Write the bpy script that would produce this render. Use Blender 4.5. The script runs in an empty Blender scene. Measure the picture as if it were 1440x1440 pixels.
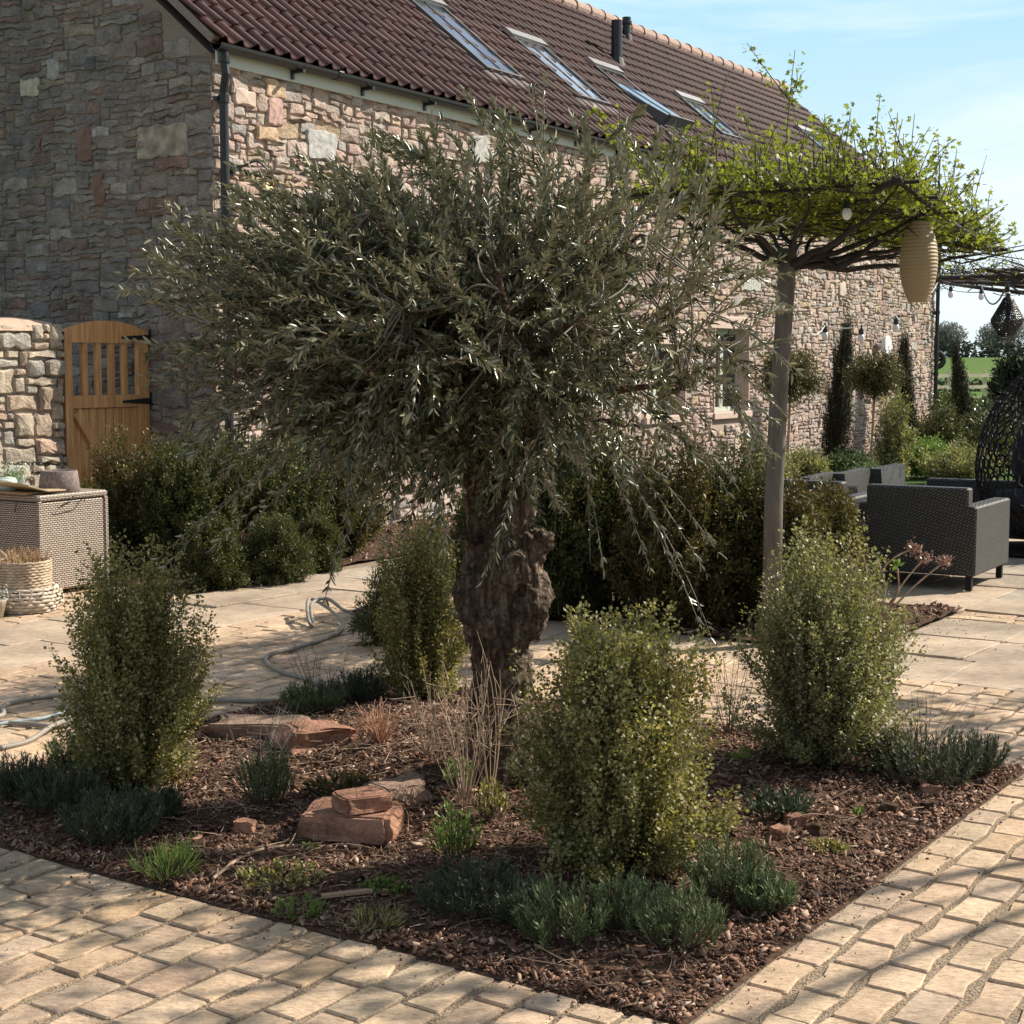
import bpy, math, random
import numpy as np
from mathutils import Vector, Matrix, noise

# ------------------------------------------------------------------ camera, light, exposure
SC = bpy.context.scene
COL = SC.collection
R = math.radians
F_PX, CAM_H, PITCH = 2205.0, 1.5, math.atan(210 / 2205.0)
AZ_B, AZ_P = 31.8, 34.0            # azimuth of the long facade and of the paving rows

cam = bpy.data.cameras.new('camera')
cam.sensor_width = 36.0
cam.lens = 36.0 * F_PX / 1440.0
cam.clip_start = 0.05
cam.clip_end = 3000
camo = bpy.data.objects.new('camera', cam)
COL.objects.link(camo)
camo.location = (0, 0, CAM_H)
camo.rotation_euler = (R(90) - PITCH, 0, 0)
SC.camera = camo

SUN_AZ, SUN_EL = 67.0, 37.0        # degrees to the right of straight ahead, above the horizon
world = bpy.data.worlds.new('World')
SC.world = world
world.use_nodes = True
wn, wl = world.node_tree.nodes, world.node_tree.links
wn.clear()
w_out = wn.new('ShaderNodeOutputWorld')
w_bg = wn.new('ShaderNodeBackground')
sky = wn.new('ShaderNodeTexSky')
sky.sky_type = 'NISHITA'
sky.sun_disc = False
sky.sun_elevation = R(SUN_EL)
sky.sun_rotation = R(SUN_AZ)
sky.air_density = 1.0
sky.dust_density = 0.6
sky.ozone_density = 1.4
w_tc = wn.new('ShaderNodeTexCoord')
w_map = wn.new('ShaderNodeMapping')
w_map.inputs['Scale'].default_value = (1.2, 1.6, 5.5)
w_map.inputs['Rotation'].default_value = (0.25, 0.35, 0.3)
w_ns = wn.new('ShaderNodeTexNoise')
w_ns.inputs['Scale'].default_value = 2.6
w_ns.inputs['Detail'].default_value = 9
w_ns.inputs['Roughness'].default_value = 0.58
w_ns.inputs['Distortion'].default_value = 0.7
w_rmp = wn.new('ShaderNodeValToRGB')
w_rmp.color_ramp.elements[0].position = 0.40
w_rmp.color_ramp.elements[0].color = (0, 0, 0, 1)
w_rmp.color_ramp.elements[1].position = 0.68
w_rmp.color_ramp.elements[1].color = (0.85, 0.85, 0.85, 1)
w_mix = wn.new('ShaderNodeMixRGB')
w_mix.inputs['Color2'].default_value = (13, 14.5, 15.5, 1)
wl.new(w_tc.outputs['Generated'], w_map.inputs['Vector'])
wl.new(w_map.outputs['Vector'], w_ns.inputs['Vector'])
wl.new(w_ns.outputs['Fac'], w_rmp.inputs['Fac'])
wl.new(w_rmp.outputs['Color'], w_mix.inputs['Fac'])
w_sep = wn.new('ShaderNodeSeparateXYZ'); wl.new(w_tc.outputs['Generated'], w_sep.inputs['Vector'])
w_hz = wn.new('ShaderNodeValToRGB'); w_hz.color_ramp.interpolation = 'EASE'
w_hz.color_ramp.elements[0].position = 0.22; w_hz.color_ramp.elements[0].color = (1, 1, 1, 1)
w_hz.color_ramp.elements[1].position = 0.50; w_hz.color_ramp.elements[1].color = (0.0, 0.0, 0.0, 1)
w_lo = wn.new('ShaderNodeValToRGB'); w_lo.color_ramp.elements[0].color = (.78, .88, .90, 1); w_lo.color_ramp.elements[0].position = 0.0
w_lo.color_ramp.elements[1].color = (.36, .64, .82, 1); w_lo.color_ramp.elements[1].position = 0.24
w_up = wn.new('ShaderNodeMixRGB'); w_up.blend_type = 'MULTIPLY'; w_up.inputs['Fac'].default_value = 1; w_up.inputs['Color2'].default_value = (16.0, 16.0, 16.0, 1)
wl.new(w_sep.outputs['Z'], w_lo.inputs['Fac']); wl.new(w_lo.outputs['Color'], w_up.inputs['Color1'])
w_dot = wn.new('ShaderNodeVectorMath'); w_dot.operation = 'DOT_PRODUCT'; w_dot.inputs[1].default_value = (0.35, 0.93, 0)
wl.new(w_tc.outputs['Generated'], w_dot.inputs[0])
w_mr = wn.new('ShaderNodeMapRange'); w_mr.inputs['From Min'].default_value = 0.1; w_mr.inputs['From Max'].default_value = 0.75
wl.new(w_dot.outputs['Value'], w_mr.inputs['Value'])
w_mul = wn.new('ShaderNodeMath'); w_mul.operation = 'MULTIPLY'; wl.new(w_mr.outputs['Result'], w_mul.inputs[0])
w_hm = wn.new('ShaderNodeMixRGB'); wl.new(w_up.outputs['Color'], w_hm.inputs['Color2'])
wl.new(w_sep.outputs['Z'], w_hz.inputs['Fac']); wl.new(w_hz.outputs['Color'], w_mul.inputs[1]); wl.new(w_mul.outputs[0], w_hm.inputs['Fac'])
wl.new(sky.outputs['Color'], w_hm.inputs['Color1'])
wl.new(w_hm.outputs['Color'], w_mix.inputs['Color1'])
wl.new(w_mix.outputs['Color'], w_bg.inputs['Color'])
w_bg.inputs['Strength'].default_value = 0.05
wl.new(w_bg.outputs['Background'], w_out.inputs['Surface'])

sl = bpy.data.lights.new('sun', 'SUN')
sl.energy = 5.0
sl.angle = R(0.5)
sl.color = (1.0, 0.90, 0.76)
so = bpy.data.objects.new('sun', sl)
COL.objects.link(so)
sdir = Vector((math.sin(R(SUN_AZ)) * math.cos(R(SUN_EL)), math.cos(R(SUN_AZ)) * math.cos(R(SUN_EL)), math.sin(R(SUN_EL))))
so.rotation_euler = sdir.to_track_quat('Z', 'Y').to_euler()

SC.view_settings.view_transform = 'Standard'
SC.view_settings.look = 'None'
SC.view_settings.gamma = 1
SC.view_settings.exposure = 0.62
SC.view_settings.use_curve_mapping = False
SC.render.engine = 'CYCLES'
SC.cycles.max_bounces = 5
SC.cycles.diffuse_bounces = 2
SC.cycles.transparent_max_bounces = 4
SC.cycles.use_denoising = True

# ------------------------------------------------------------------ coordinates
def ray(x, y):
    dx = (x - 720) / F_PX
    dy = (720 - y) / F_PX
    return np.array((dx, math.cos(PITCH) + dy * math.sin(PITCH), -math.sin(PITCH) + dy * math.cos(PITCH)))

CAM = np.array((0, 0, CAM_H))
def G(x, y, z=0.0):
    d = ray(x, y); t = (z - CAM_H) / d[2]
    return CAM + d * t
def AT(x, y, Y):                    # point seen at x, y at forward distance Y
    d = ray(x, y)
    return CAM + d * (Y / d[1])
def axes(az):
    a = R(az)
    return np.array((math.sin(a), math.cos(a), 0)), np.array((-math.cos(a), math.sin(a), 0))
UB, VB = axes(AZ_B)
UP, VP = axes(AZ_P)
ROT_B, ROT_P = R(90 - AZ_B), R(90 - AZ_P)
def WB(u, v, z=0.0): return UB * u + VB * v + np.array((0, 0, z))
def WP(s, t, z=0.0): return UP * s + VP * t + np.array((0, 0, z))
def onV(x, y, v):                   # hit the vertical plane v = const (parallel to the facade) -> (u, v, z)
    d = ray(x, y); t = v / d.dot(VB); p = CAM + d * t
    return p.dot(UB), v, p[2]
def onU(x, y, u):
    d = ray(x, y); t = u / d.dot(UB); p = CAM + d * t
    return u, p.dot(VB), p[2]

# ------------------------------------------------------------------ objects
def link(o, parent=None):
    COL.objects.link(o)
    if parent is not None: o.parent = parent
    return o
def tag(o, label=None, cat=None, group=None, kind=None):
    if label: o['label'] = label
    if cat: o['category'] = cat
    if group: o['group'] = group
    if kind: o['kind'] = kind
    return o
def thing(name, label, cat, loc=(0, 0, 0), rz=0.0, group=None):
    o = bpy.data.objects.new(name, None)
    o.empty_display_size = 0.1
    link(o); o.location = tuple(loc); o.rotation_euler = (0, 0, rz)
    return tag(o, label, cat, group)

class MB:
    """collects geometry, then links it as one mesh object"""
    def __init__(s): s.v = []; s.f = []
    def add(s, vs, fs):
        b = len(s.v)
        s.v.extend([tuple(float(c) for c in p) for p in vs])
        s.f.extend([tuple(b + i for i in f) for f in fs])
    def box(s, x0, x1, y0, y1, z0, z1, bev=0.0):
        if bev <= 0:
            vs = [(x, y, z) for z in (z0, z1) for y in (y0, y1) for x in (x0, x1)]
            s.add(vs, [(0, 2, 3, 1), (4, 5, 7, 6), (0, 1, 5, 4), (2, 6, 7, 3), (0, 4, 6, 2), (1, 3, 7, 5)])
            return
        c = [(x0 + bev, y0), (x1 - bev, y0), (x1, y0 + bev), (x1, y1 - bev), (x1 - bev, y1), (x0 + bev, y1), (x0, y1 - bev), (x0, y0 + bev)]
        cx, cy = (x0 + x1) / 2, (y0 + y1) / 2
        kx = (x1 - x0 - 2 * bev) / (x1 - x0); ky = (y1 - y0 - 2 * bev) / (y1 - y0)
        inn = [(cx + (x - cx) * kx, cy + (y - cy) * ky) for x, y in c]
        vs = [(x, y, z0) for x, y in inn] + [(x, y, z0 + bev) for x, y in c] + [(x, y, z1 - bev) for x, y in c] + [(x, y, z1) for x, y in inn]
        fs = [tuple(range(7, -1, -1)), tuple(range(24, 32))]
        for r in range(3):
            for i in range(8):
                j = (i + 1) % 8
                fs.append((r * 8 + i, r * 8 + j, r * 8 + 8 + j, r * 8 + 8 + i))
        s.add(vs, fs)
    def tube(s, pts, rad, n=6, cap=True):
        pts = [Vector(tuple(p)) for p in pts]
        if not hasattr(rad, '__len__'): rad = [rad] * len(pts)
        vs = []; ref = None
        for i, p in enumerate(pts):
            d = (pts[min(i + 1, len(pts) - 1)] - pts[max(i - 1, 0)])
            d = d.normalized() if d.length > 1e-9 else Vector((0, 0, 1))
            if ref is None: ref = Vector((1, 0, 0)) if abs(d.x) < 0.8 else Vector((0, 1, 0))
            a = (ref - d * ref.dot(d)).normalized(); b = d.cross(a); ref = a
            for k in range(n):
                t = 2 * math.pi * k / n
                vs.append(p + (a * math.cos(t) + b * math.sin(t)) * rad[i])
        fs = []
        for i in range(len(pts) - 1):
            for k in range(n):
                j = (k + 1) % n
                fs.append((i * n + k, i * n + j, (i + 1) * n + j, (i + 1) * n + k))
        if cap:
            fs.append(tuple(range(n - 1, -1, -1))); fs.append(tuple((len(pts) - 1) * n + k for k in range(n)))
        s.add(vs, fs)
    def bar(s, a, b, w, h=None):
        """square bar from a to b"""
        a, b = Vector(tuple(a)), Vector(tuple(b)); h = h or w
        d = (b - a).normalized(); up = Vector((0, 0, 1)) if abs(d.z) < 0.9 else Vector((1, 0, 0))
        x = d.cross(up).normalized() * w / 2; y = x.cross(d).normalized() * h / 2
        vs = [a - x - y, a + x - y, a + x + y, a - x + y, b - x - y, b + x - y, b + x + y, b - x + y]
        s.add(vs, [(0, 1, 2, 3), (7, 6, 5, 4), (0, 4, 5, 1), (1, 5, 6, 2), (2, 6, 7, 3), (3, 7, 4, 0)])
    def lathe(s, prof, c=(0, 0, 0), n=24):
        vs = []; fs = []; m = len(prof)
        for r, z in prof:
            for k in range(n):
                t = 2 * math.pi * k / n
                vs.append((c[0] + r * math.cos(t), c[1] + r * math.sin(t), c[2] + z))
        for i in range(m - 1):
            for k in range(n):
                j = (k + 1) % n
                fs.append((i * n + k, i * n + j, (i + 1) * n + j, (i + 1) * n + k))
        fs.append(tuple(range(n - 1, -1, -1))); fs.append(tuple((m - 1) * n + k for k in range(n)))
        s.add(vs, fs)
    def prism(s, poly, h, axis='z', o=0.0):
        """poly in the plane across axis, extruded from o to o + h"""
        def P(a, b, c):
            return {'z': (a, b, c), 'y': (a, c, b), 'x': (c, a, b)}[axis]
        n = len(poly)
        vs = [P(a, b, o) for a, b in poly] + [P(a, b, o + h) for a, b in poly]
        fs = [tuple(range(n - 1, -1, -1)), tuple(range(n, 2 * n))]
        for i in range(n): fs.append((i, (i + 1) % n, n + (i + 1) % n, n + i))
        s.add(vs, fs)
    def build(s, name, mat=None, parent=None, smooth=False, uv=False, loc=None, rz=None, origin=None):
        me = bpy.data.meshes.new(name)
        vs = s.v
        if origin is not None: vs = [(a - origin[0], b - origin[1], c - origin[2]) for a, b, c in s.v]
        me.from_pydata(vs, [], s.f); me.update()
        import bmesh
        if len(s.f) < 60000:
            bm = bmesh.new(); bm.from_mesh(me); bmesh.ops.recalc_face_normals(bm, faces=bm.faces); bm.to_mesh(me); bm.free()
        if mat: me.materials.append(mat)
        if smooth: me.polygons.foreach_set('use_smooth', [True] * len(me.polygons))
        if uv: box_uv(me)
        o = bpy.data.objects.new(name, me); link(o, parent)
        if origin is not None: o.location = tuple(origin)
        if loc is not None: o.location = tuple(loc)
        if rz is not None: o.rotation_euler = (0, 0, rz)
        return o
def box_uv(me):
    l = me.uv_layers.new(name='UVMap')
    for p in me.polygons:
        n = p.normal; ax = max(range(3), key=lambda i: abs(n[i]))
        for li in p.loop_indices:
            c = me.vertices[me.loops[li].vertex_index].co
            l.data[li].uv = ((c.y, c.z), (c.x, c.z), (c.x, c.y))[ax]

# ------------------------------------------------------------------ materials
def mat(name):
    m = bpy.data.materials.new(name); m.use_nodes = True
    n, l = m.node_tree.nodes, m.node_tree.links
    return m, n, l, n['Principled BSDF']
def ramp(n, cols, interp='LINEAR'):
    r = n.new('ShaderNodeValToRGB'); cr = r.color_ramp; cr.interpolation = interp
    while len(cr.elements) < len(cols): cr.elements.new(0.5)
    for e, (p, c) in zip(cr.elements, cols):
        e.position = p; e.color = (*c, 1)
    return r
def spread(cols): return [(i / max(1, len(cols) - 1), c) for i, c in enumerate(cols)]
def steps(cols): return [(i / len(cols), c) for i, c in enumerate(cols)]
def simple(name, col, rough=0.6, metal=0.0, bump=0.0, scale=60, var=0.15, spec=0.5):
    m, n, l, b = mat(name)
    tc = n.new('ShaderNodeTexCoord'); ns = n.new('ShaderNodeTexNoise')
    ns.inputs['Scale'].default_value = scale; ns.inputs['Detail'].default_value = 5
    l.new(tc.outputs['Object'], ns.inputs['Vector'])
    r = ramp(n, [(0.3, tuple(c * (1 - var) for c in col)), (0.7, tuple(min(1, c * (1 + var)) for c in col))])
    l.new(ns.outputs['Fac'], r.inputs['Fac']); l.new(r.outputs['Color'], b.inputs['Base Color'])
    b.inputs['Roughness'].default_value = rough; b.inputs['Metallic'].default_value = metal
    b.inputs['Specular IOR Level'].default_value = spec
    if bump:
        bp = n.new('ShaderNodeBump'); bp.inputs['Strength'].default_value = bump; bp.inputs['Distance'].default_value = 0.01
        l.new(ns.outputs['Fac'], bp.inputs['Height']); l.new(bp.outputs['Normal'], b.inputs['Normal'])
    return m
def stone_mat(name, cols, rough=0.85, s1=5.0, s2=38.0, bump=0.6, dist=0.02, mott=0.35, strat=None, interp='CONSTANT'):
    """colour per stone from its mesh island, mottled, with a rough broken face"""
    m, n, l, b = mat(name)
    geo = n.new('ShaderNodeNewGeometry'); tc = n.new('ShaderNodeTexCoord')
    r = ramp(n, steps(cols), interp); l.new(geo.outputs['Random Per Island'], r.inputs['Fac'])
    mp = n.new('ShaderNodeMapping'); l.new(tc.outputs['Object'], mp.inputs['Vector'])
    if strat: mp.inputs['Scale'].default_value = strat
    n1 = n.new('ShaderNodeTexNoise'); n1.inputs['Scale'].default_value = s1; n1.inputs['Detail'].default_value = 6; n1.inputs['Roughness'].default_value = 0.65
    n2 = n.new('ShaderNodeTexNoise'); n2.inputs['Scale'].default_value = s2; n2.inputs['Detail'].default_value = 8; n2.inputs['Roughness'].default_value = 0.7
    l.new(tc.outputs['Object'], n1.inputs['Vector']); l.new(mp.outputs['Vector'], n2.inputs['Vector'])
    r1 = ramp(n, [(0.3, (1 - mott,) * 3), (0.7, (1 + mott * 0.6,) * 3)])
    r2 = ramp(n, [(0.32, (0.62, 0.58, 0.55)), (0.48, (0.98, 0.97, 0.95)), (0.68, (1.25, 1.25, 1.22))])
    l.new(n1.outputs['Fac'], r1.inputs['Fac']); l.new(n2.outputs['Fac'], r2.inputs['Fac'])
    m1 = n.new('ShaderNodeMixRGB'); m1.blend_type = 'MULTIPLY'; m1.inputs['Fac'].default_value = 1
    m2 = n.new('ShaderNodeMixRGB'); m2.blend_type = 'MULTIPLY'; m2.inputs['Fac'].default_value = 1
    l.new(r.outputs['Color'], m1.inputs['Color1']); l.new(r1.outputs['Color'], m1.inputs['Color2'])
    l.new(m1.outputs['Color'], m2.inputs['Color1']); l.new(r2.outputs['Color'], m2.inputs['Color2'])
    n3 = n.new('ShaderNodeTexNoise'); n3.inputs['Scale'].default_value = 1.1; n3.inputs['Detail'].default_value = 7; n3.inputs['Roughness'].default_value = .6
    l.new(tc.outputs['Object'], n3.inputs['Vector'])
    r3 = ramp(n, [(0.35, (0.80, 0.79, 0.78)), (0.6, (1.06, 1.05, 1.04))]); l.new(n3.outputs['Fac'], r3.inputs['Fac'])
    m3 = n.new('ShaderNodeMixRGB'); m3.blend_type = 'MULTIPLY'; m3.inputs['Fac'].default_value = 1
    l.new(m2.outputs['Color'], m3.inputs['Color1']); l.new(r3.outputs['Color'], m3.inputs['Color2'])
    l.new(m3.outputs['Color'], b.inputs['Base Color'])
    b.inputs['Roughness'].default_value = rough; b.inputs['Specular IOR Level'].default_value = 0.25
    ad = n.new('ShaderNodeMath'); ad.operation = 'ADD'
    l.new(n1.outputs['Fac'], ad.inputs[0]); l.new(n2.outputs['Fac'], ad.inputs[1])
    bp = n.new('ShaderNodeBump'); bp.inputs['Strength'].default_value = bump; bp.inputs['Distance'].default_value = dist
    l.new(ad.outputs[0], bp.inputs['Height']); l.new(bp.outputs['Normal'], b.inputs['Normal'])
    return m
def leaf_mat(name, top, under=None, trans=0.25, rough=0.45, spec=0.4, tcol=None):
    """colour per leaf from its mesh island, its own underside, light coming through"""
    m, n, l, b = mat(name)
    geo = n.new('ShaderNodeNewGeometry')
    r = ramp(n, spread(top)); l.new(geo.outputs['Random Per Island'], r.inputs['Fac'])
    src = r.outputs['Color']
    if under:
        mx = n.new('ShaderNodeMixRGB'); mx.inputs['Color2'].default_value = (*under, 1)
        l.new(geo.outputs['Backfacing'], mx.inputs['Fac']); l.new(src, mx.inputs['Color1']); src = mx.outputs['Color']
    l.new(src, b.inputs['Base Color'])
    b.inputs['Roughness'].default_value = rough; b.inputs['Specular IOR Level'].default_value = spec
    if trans > 0:
        t = n.new('ShaderNodeBsdfTranslucent')
        if tcol:
            mt = n.new('ShaderNodeMixRGB'); mt.blend_type = 'MULTIPLY'; mt.inputs['Fac'].default_value = 1
            mt.inputs['Color2'].default_value = (*tcol, 1); l.new(r.outputs['Color'], mt.inputs['Color1']); l.new(mt.outputs['Color'], t.inputs['Color'])
        else: l.new(r.outputs['Color'], t.inputs['Color'])
        ms = n.new('ShaderNodeMixShader'); ms.inputs['Fac'].default_value = trans
        l.new(b.outputs['BSDF'], ms.inputs[1]); l.new(t.outputs['BSDF'], ms.inputs[2])
        l.new(ms.outputs['Shader'], n['Material Output'].inputs['Surface'])
    return m
def weave_mat(name, c1, c2, dark, bw, bh, gap, rot=0.0, rough=0.55, bump=1.0):
    m, n, l, b = mat(name)
    uvn = n.new('ShaderNodeTexCoord'); mp = n.new('ShaderNodeMapping'); mp.inputs['Rotation'].default_value = (0, 0, rot)
    l.new(uvn.outputs['UV'], mp.inputs['Vector'])
    br = n.new('ShaderNodeTexBrick'); br.offset = 0.5
    br.inputs['Color1'].default_value = (*c1, 1); br.inputs['Color2'].default_value = (*c2, 1); br.inputs['Mortar'].default_value = (*dark, 1)
    br.inputs['Scale'].default_value = 1.0; br.inputs['Brick Width'].default_value = bw; br.inputs['Row Height'].default_value = bh
    br.inputs['Mortar Size'].default_value = gap; br.inputs['Mortar Smooth'].default_value = 0.6
    l.new(mp.outputs['Vector'], br.inputs['Vector']); l.new(br.outputs['Color'], b.inputs['Base Color'])
    b.inputs['Roughness'].default_value = rough
    bp = n.new('ShaderNodeBump'); bp.invert = True; bp.inputs['Strength'].default_value = bump; bp.inputs['Distance'].default_value = 0.006
    l.new(br.outputs['Fac'], bp.inputs['Height']); l.new(bp.outputs['Normal'], b.inputs['Normal'])
    return m
def wood_mat(name, c1, c2, axis=(1, 1, 12), rough=0.55, scale=3.0):
    m, n, l, b = mat(name)
    tc = n.new('ShaderNodeTexCoord'); mp = n.new('ShaderNodeMapping'); mp.inputs['Scale'].default_value = axis
    l.new(tc.outputs['Object'], mp.inputs['Vector'])
    ns = n.new('ShaderNodeTexNoise'); ns.inputs['Scale'].default_value = scale; ns.inputs['Detail'].default_value = 8; ns.inputs['Distortion'].default_value = 0.6
    l.new(mp.outputs['Vector'], ns.inputs['Vector'])
    r = ramp(n, [(0.3, c1), (0.65, c2)]); l.new(ns.outputs['Fac'], r.inputs['Fac']); l.new(r.outputs['Color'], b.inputs['Base Color'])
    b.inputs['Roughness'].default_value = rough
    bp = n.new('ShaderNodeBump'); bp.inputs['Strength'].default_value = 0.35; bp.inputs['Distance'].default_value = 0.005
    l.new(ns.outputs['Fac'], bp.inputs['Height']); l.new(bp.outputs['Normal'], b.inputs['Normal'])
    return m

M = {}
M['facade'] = stone_mat('facade_stone', [(.56, .46, .39), (.54, .42, .36), (.60, .51, .44), (.52, .38, .32), (.49, .44, .39), (.57, .46, .38),
    (.56, .42, .36), (.55, .42, .28), (.46, .44, .41), (.60, .52, .45), (.54, .44, .38), (.47, .33, .28), (.58, .48, .42), (.50, .43, .37)], s1=7, s2=45, bump=0.85, dist=0.03, mott=.3)
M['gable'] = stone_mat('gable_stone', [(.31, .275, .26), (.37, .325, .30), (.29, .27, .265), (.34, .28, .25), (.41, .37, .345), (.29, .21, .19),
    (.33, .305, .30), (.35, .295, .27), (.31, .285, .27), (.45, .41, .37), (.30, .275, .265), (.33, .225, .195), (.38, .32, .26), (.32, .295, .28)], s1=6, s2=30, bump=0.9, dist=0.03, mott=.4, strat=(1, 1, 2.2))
M['facade'] = stone_mat('facade_stone', [(.60, .49, .43), (.58, .45, .40), (.63, .54, .48), (.56, .42, .37), (.52, .47, .43), (.60, .49, .42),
    (.60, .46, .41), (.57, .45, .33), (.49, .47, .45), (.63, .55, .49), (.57, .47, .42), (.50, .36, .32), (.61, .51, .46), (.54, .46, .41)], s1=7, s2=45, bump=0.9, dist=0.03, mott=.3)
M['pier'] = stone_mat('garden_wall_stone', [(.56, .48, .38), (.50, .40, .32), (.60, .52, .43), (.46, .41, .34), (.52, .38, .30), (.58, .50, .40), (.44, .42, .38)], s1=7, s2=40, bump=.8, dist=.03)
M['mortar'] = simple('lime_mortar', (.46, .37, .31), .95, bump=.6, scale=60, var=.2, spec=.1)
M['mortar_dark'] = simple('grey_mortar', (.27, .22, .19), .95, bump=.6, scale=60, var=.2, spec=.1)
M['sett'] = stone_mat('sandstone_sett', [(.60, .445, .315), (.55, .41, .30), (.63, .48, .345), (.58, .41, .30), (.50, .40, .29), (.63, .45, .285),
    (.55, .42, .30), (.66, .51, .36), (.59, .43, .30), (.53, .41, .31)], rough=.75, s1=5, s2=34, bump=.6, dist=.014, mott=.35, strat=(1, 2.2, 1), interp='LINEAR')
M['slab'] = stone_mat('sandstone_slab', [(.47, .375, .285), (.42, .345, .27), (.50, .40, .305), (.45, .36, .28), (.40, .345, .285)], rough=.7, s1=2.2, s2=16, bump=.4, dist=.02, mott=.25, strat=(1, 3, 1), interp='LINEAR')
M['sand'] = simple('jointing_sand', (.30, .235, .17), .95, bump=1.0, scale=170, var=.65, spec=.1)
M['soil'] = simple('dark_soil', (.085, .052, .036), .95, bump=1.0, scale=45, var=.5, spec=.1)
M['bark'] = leaf_mat('bark_chips', [(.05, .027, .02), (.15, .08, .055), (.28, .155, .105), (.08, .044, .03), (.20, .11, .075), (.12, .062, .042), (.06, .035, .024), (.40, .26, .18), (.16, .09, .062), (.62, .46, .35)], trans=0, rough=.8, spec=.2)
M['grass'] = simple('field_grass', (.085, .15, .028), .9, scale=.8, var=.25, spec=.1)
M['lawn'] = simple('rough_grass', (.06, .11, .03), .9, scale=3, var=.3, spec=.1)

# ------------------------------------------------------------------ rubble and paving generators
def pack(rng, L, H, cell_w, cell_h, sizes, clip=None):
    """fills a grid with random rectangles: the pattern of snecked rubble"""
    nx, nz = int(round(L / cell_w)), int(round(H / cell_h))
    occ = np.zeros((nx, nz), bool); out = []
    for j in range(nz):
        i = 0
        while i < nx:
            if occ[i, j]: i += 1; continue
            w, h = rng.choice(sizes)
            run = 0
            while i + run < nx and not occ[i + run, j] and run < w: run += 1
            w = run
            h = min(h, nz - j)
            if w <= 2: h = min(h, 3)
            # merge thin left-overs
            while h > 1 and occ[i:i + w, j:j + h].any(): h -= 1
            occ[i:i + w, j:j + h] = True
            out.append((i * cell_w, (i + w) * cell_w, j * cell_h, (j + h) * cell_h)); i += w
    return out
def warp(x, z, amp, sc, seed):
    a = noise.noise(Vector((x * sc, z * sc, seed))); b = noise.noise(Vector((x * sc + 31, z * sc, seed + 7)))
    return x + a * amp, z + b * amp
def rock_face(mb, rect, rng, to3, joint, depth, amp, sc, seed, rough=0.3, back=-0.03, lump=0.5, tilt=0.0, corner=(.05, .2), rim=None):
    """one stone: warped outline, chamfered rim, lumpy front; to3(a, b, h) maps to space"""
    x0, x1, z0, z1 = rect
    gx, gz = (joint[0] / 2, joint[1] / 2) if hasattr(joint, '__len__') else (joint / 2, joint / 2)
    x0 += gx; x1 -= gx; z0 += gz; z1 -= gz
    w, h = x1 - x0, z1 - z0
    if w <= 0.01 or h <= 0.01: return
    c = min(w, h) * rng.uniform(*corner)
    pts = []
    nx = max(1, min(5, int(w / 0.07))); nz = max(1, min(4, int(h / 0.06)))
    def j(a=1.0): return rng.uniform(-1, 1) * rough * 0.035 * a
    cs = [c * rng.uniform(.3, 1) for _ in range(4)]
    for k in range(nx + 1):
        t = k / nx; pts.append((x0 + cs[0] + (w - cs[0] - cs[1]) * t, z0 + (j() if 0 < k < nx else 0)))
    for k in range(nz + 1):
        t = k / nz; pts.append((x1 + (j() if 0 < k < nz else 0), z0 + cs[1] + (h - cs[1] - cs[2]) * t))
    for k in range(nx + 1):
        t = k / nx; pts.append((x1 - cs[2] - (w - cs[2] - cs[3]) * t, z1 + (j() if 0 < k < nx else 0)))
    for k in range(nz + 1):
        t = k / nz; pts.append((x0 + (j() if 0 < k < nz else 0), z1 - cs[3] - (h - cs[3] - cs[0]) * t))
    n = len(pts)
    d = depth * rng.uniform(.6, 1.25)
    cx, cz = (x0 + x1) / 2 + rng.uniform(-.2, .2) * w, (z0 + z1) / 2 + rng.uniform(-.2, .2) * h
    inset = rim or min(0.22 * min(w, h), 0.006 + 0.3 * depth) * rng.uniform(.7, 1.3)
    tx, tz = rng.uniform(-1, 1) * tilt, rng.uniform(-1, 1) * tilt
    V = []
    def hgt(px, pz, base): return base * (1 + lump * noise.noise(Vector((px * 9, pz * 9, seed)))) + tx * (px - cx) + tz * (pz - cz)
    for (px, pz) in pts:
        a, b = warp(px, pz, amp, sc, seed); V.append(to3(a, b, back))
    for (px, pz) in pts:
        a, b = warp(px, pz, amp, sc, seed); V.append(to3(a, b, hgt(px, pz, d * .45)))
    for (px, pz) in pts:
        q = 1 - inset / max(1e-3, math.hypot(px - cx, pz - cz))
        qx, qz = cx + (px - cx) * q, cz + (pz - cz) * q
        a, b = warp(qx, qz, amp, sc, seed); V.append(to3(a, b, hgt(qx, qz, d) + rng.uniform(-1, 1) * .12 * depth * lump))
    a, b = warp(cx, cz, amp, sc, seed); V.append(to3(a, b, hgt(cx, cz, d * (1 + .3 * lump))))
    fs = []
    for r in range(2):
        for i in range(n):
            k = (i + 1) % n; fs.append((r * n + i, r * n + k, (r + 1) * n + k, (r + 1) * n + i))
    for i in range(n): fs.append((2 * n + i, 2 * n + (i + 1) % n, 3 * n))
    mb.add(V, fs)

RUBBLE = [(3, 1), (4, 1), (5, 1), (3, 2), (4, 2), (5, 2), (6, 2), (2, 2), (3, 1), (4, 1), (3, 1), (7, 2), (5, 3), (4, 2), (2, 1), (6, 1), (5, 1)]

# ------------------------------------------------------------------ the ground
mb = MB(); N = 40
mb.add([(-900, -60, -.05), (900, -60, -.05), (900, 1800, -.05), (-900, 1800, -.05)], [(0, 1, 2, 3)])
tag(mb.build('ground', M['lawn']), kind='structure')

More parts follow.
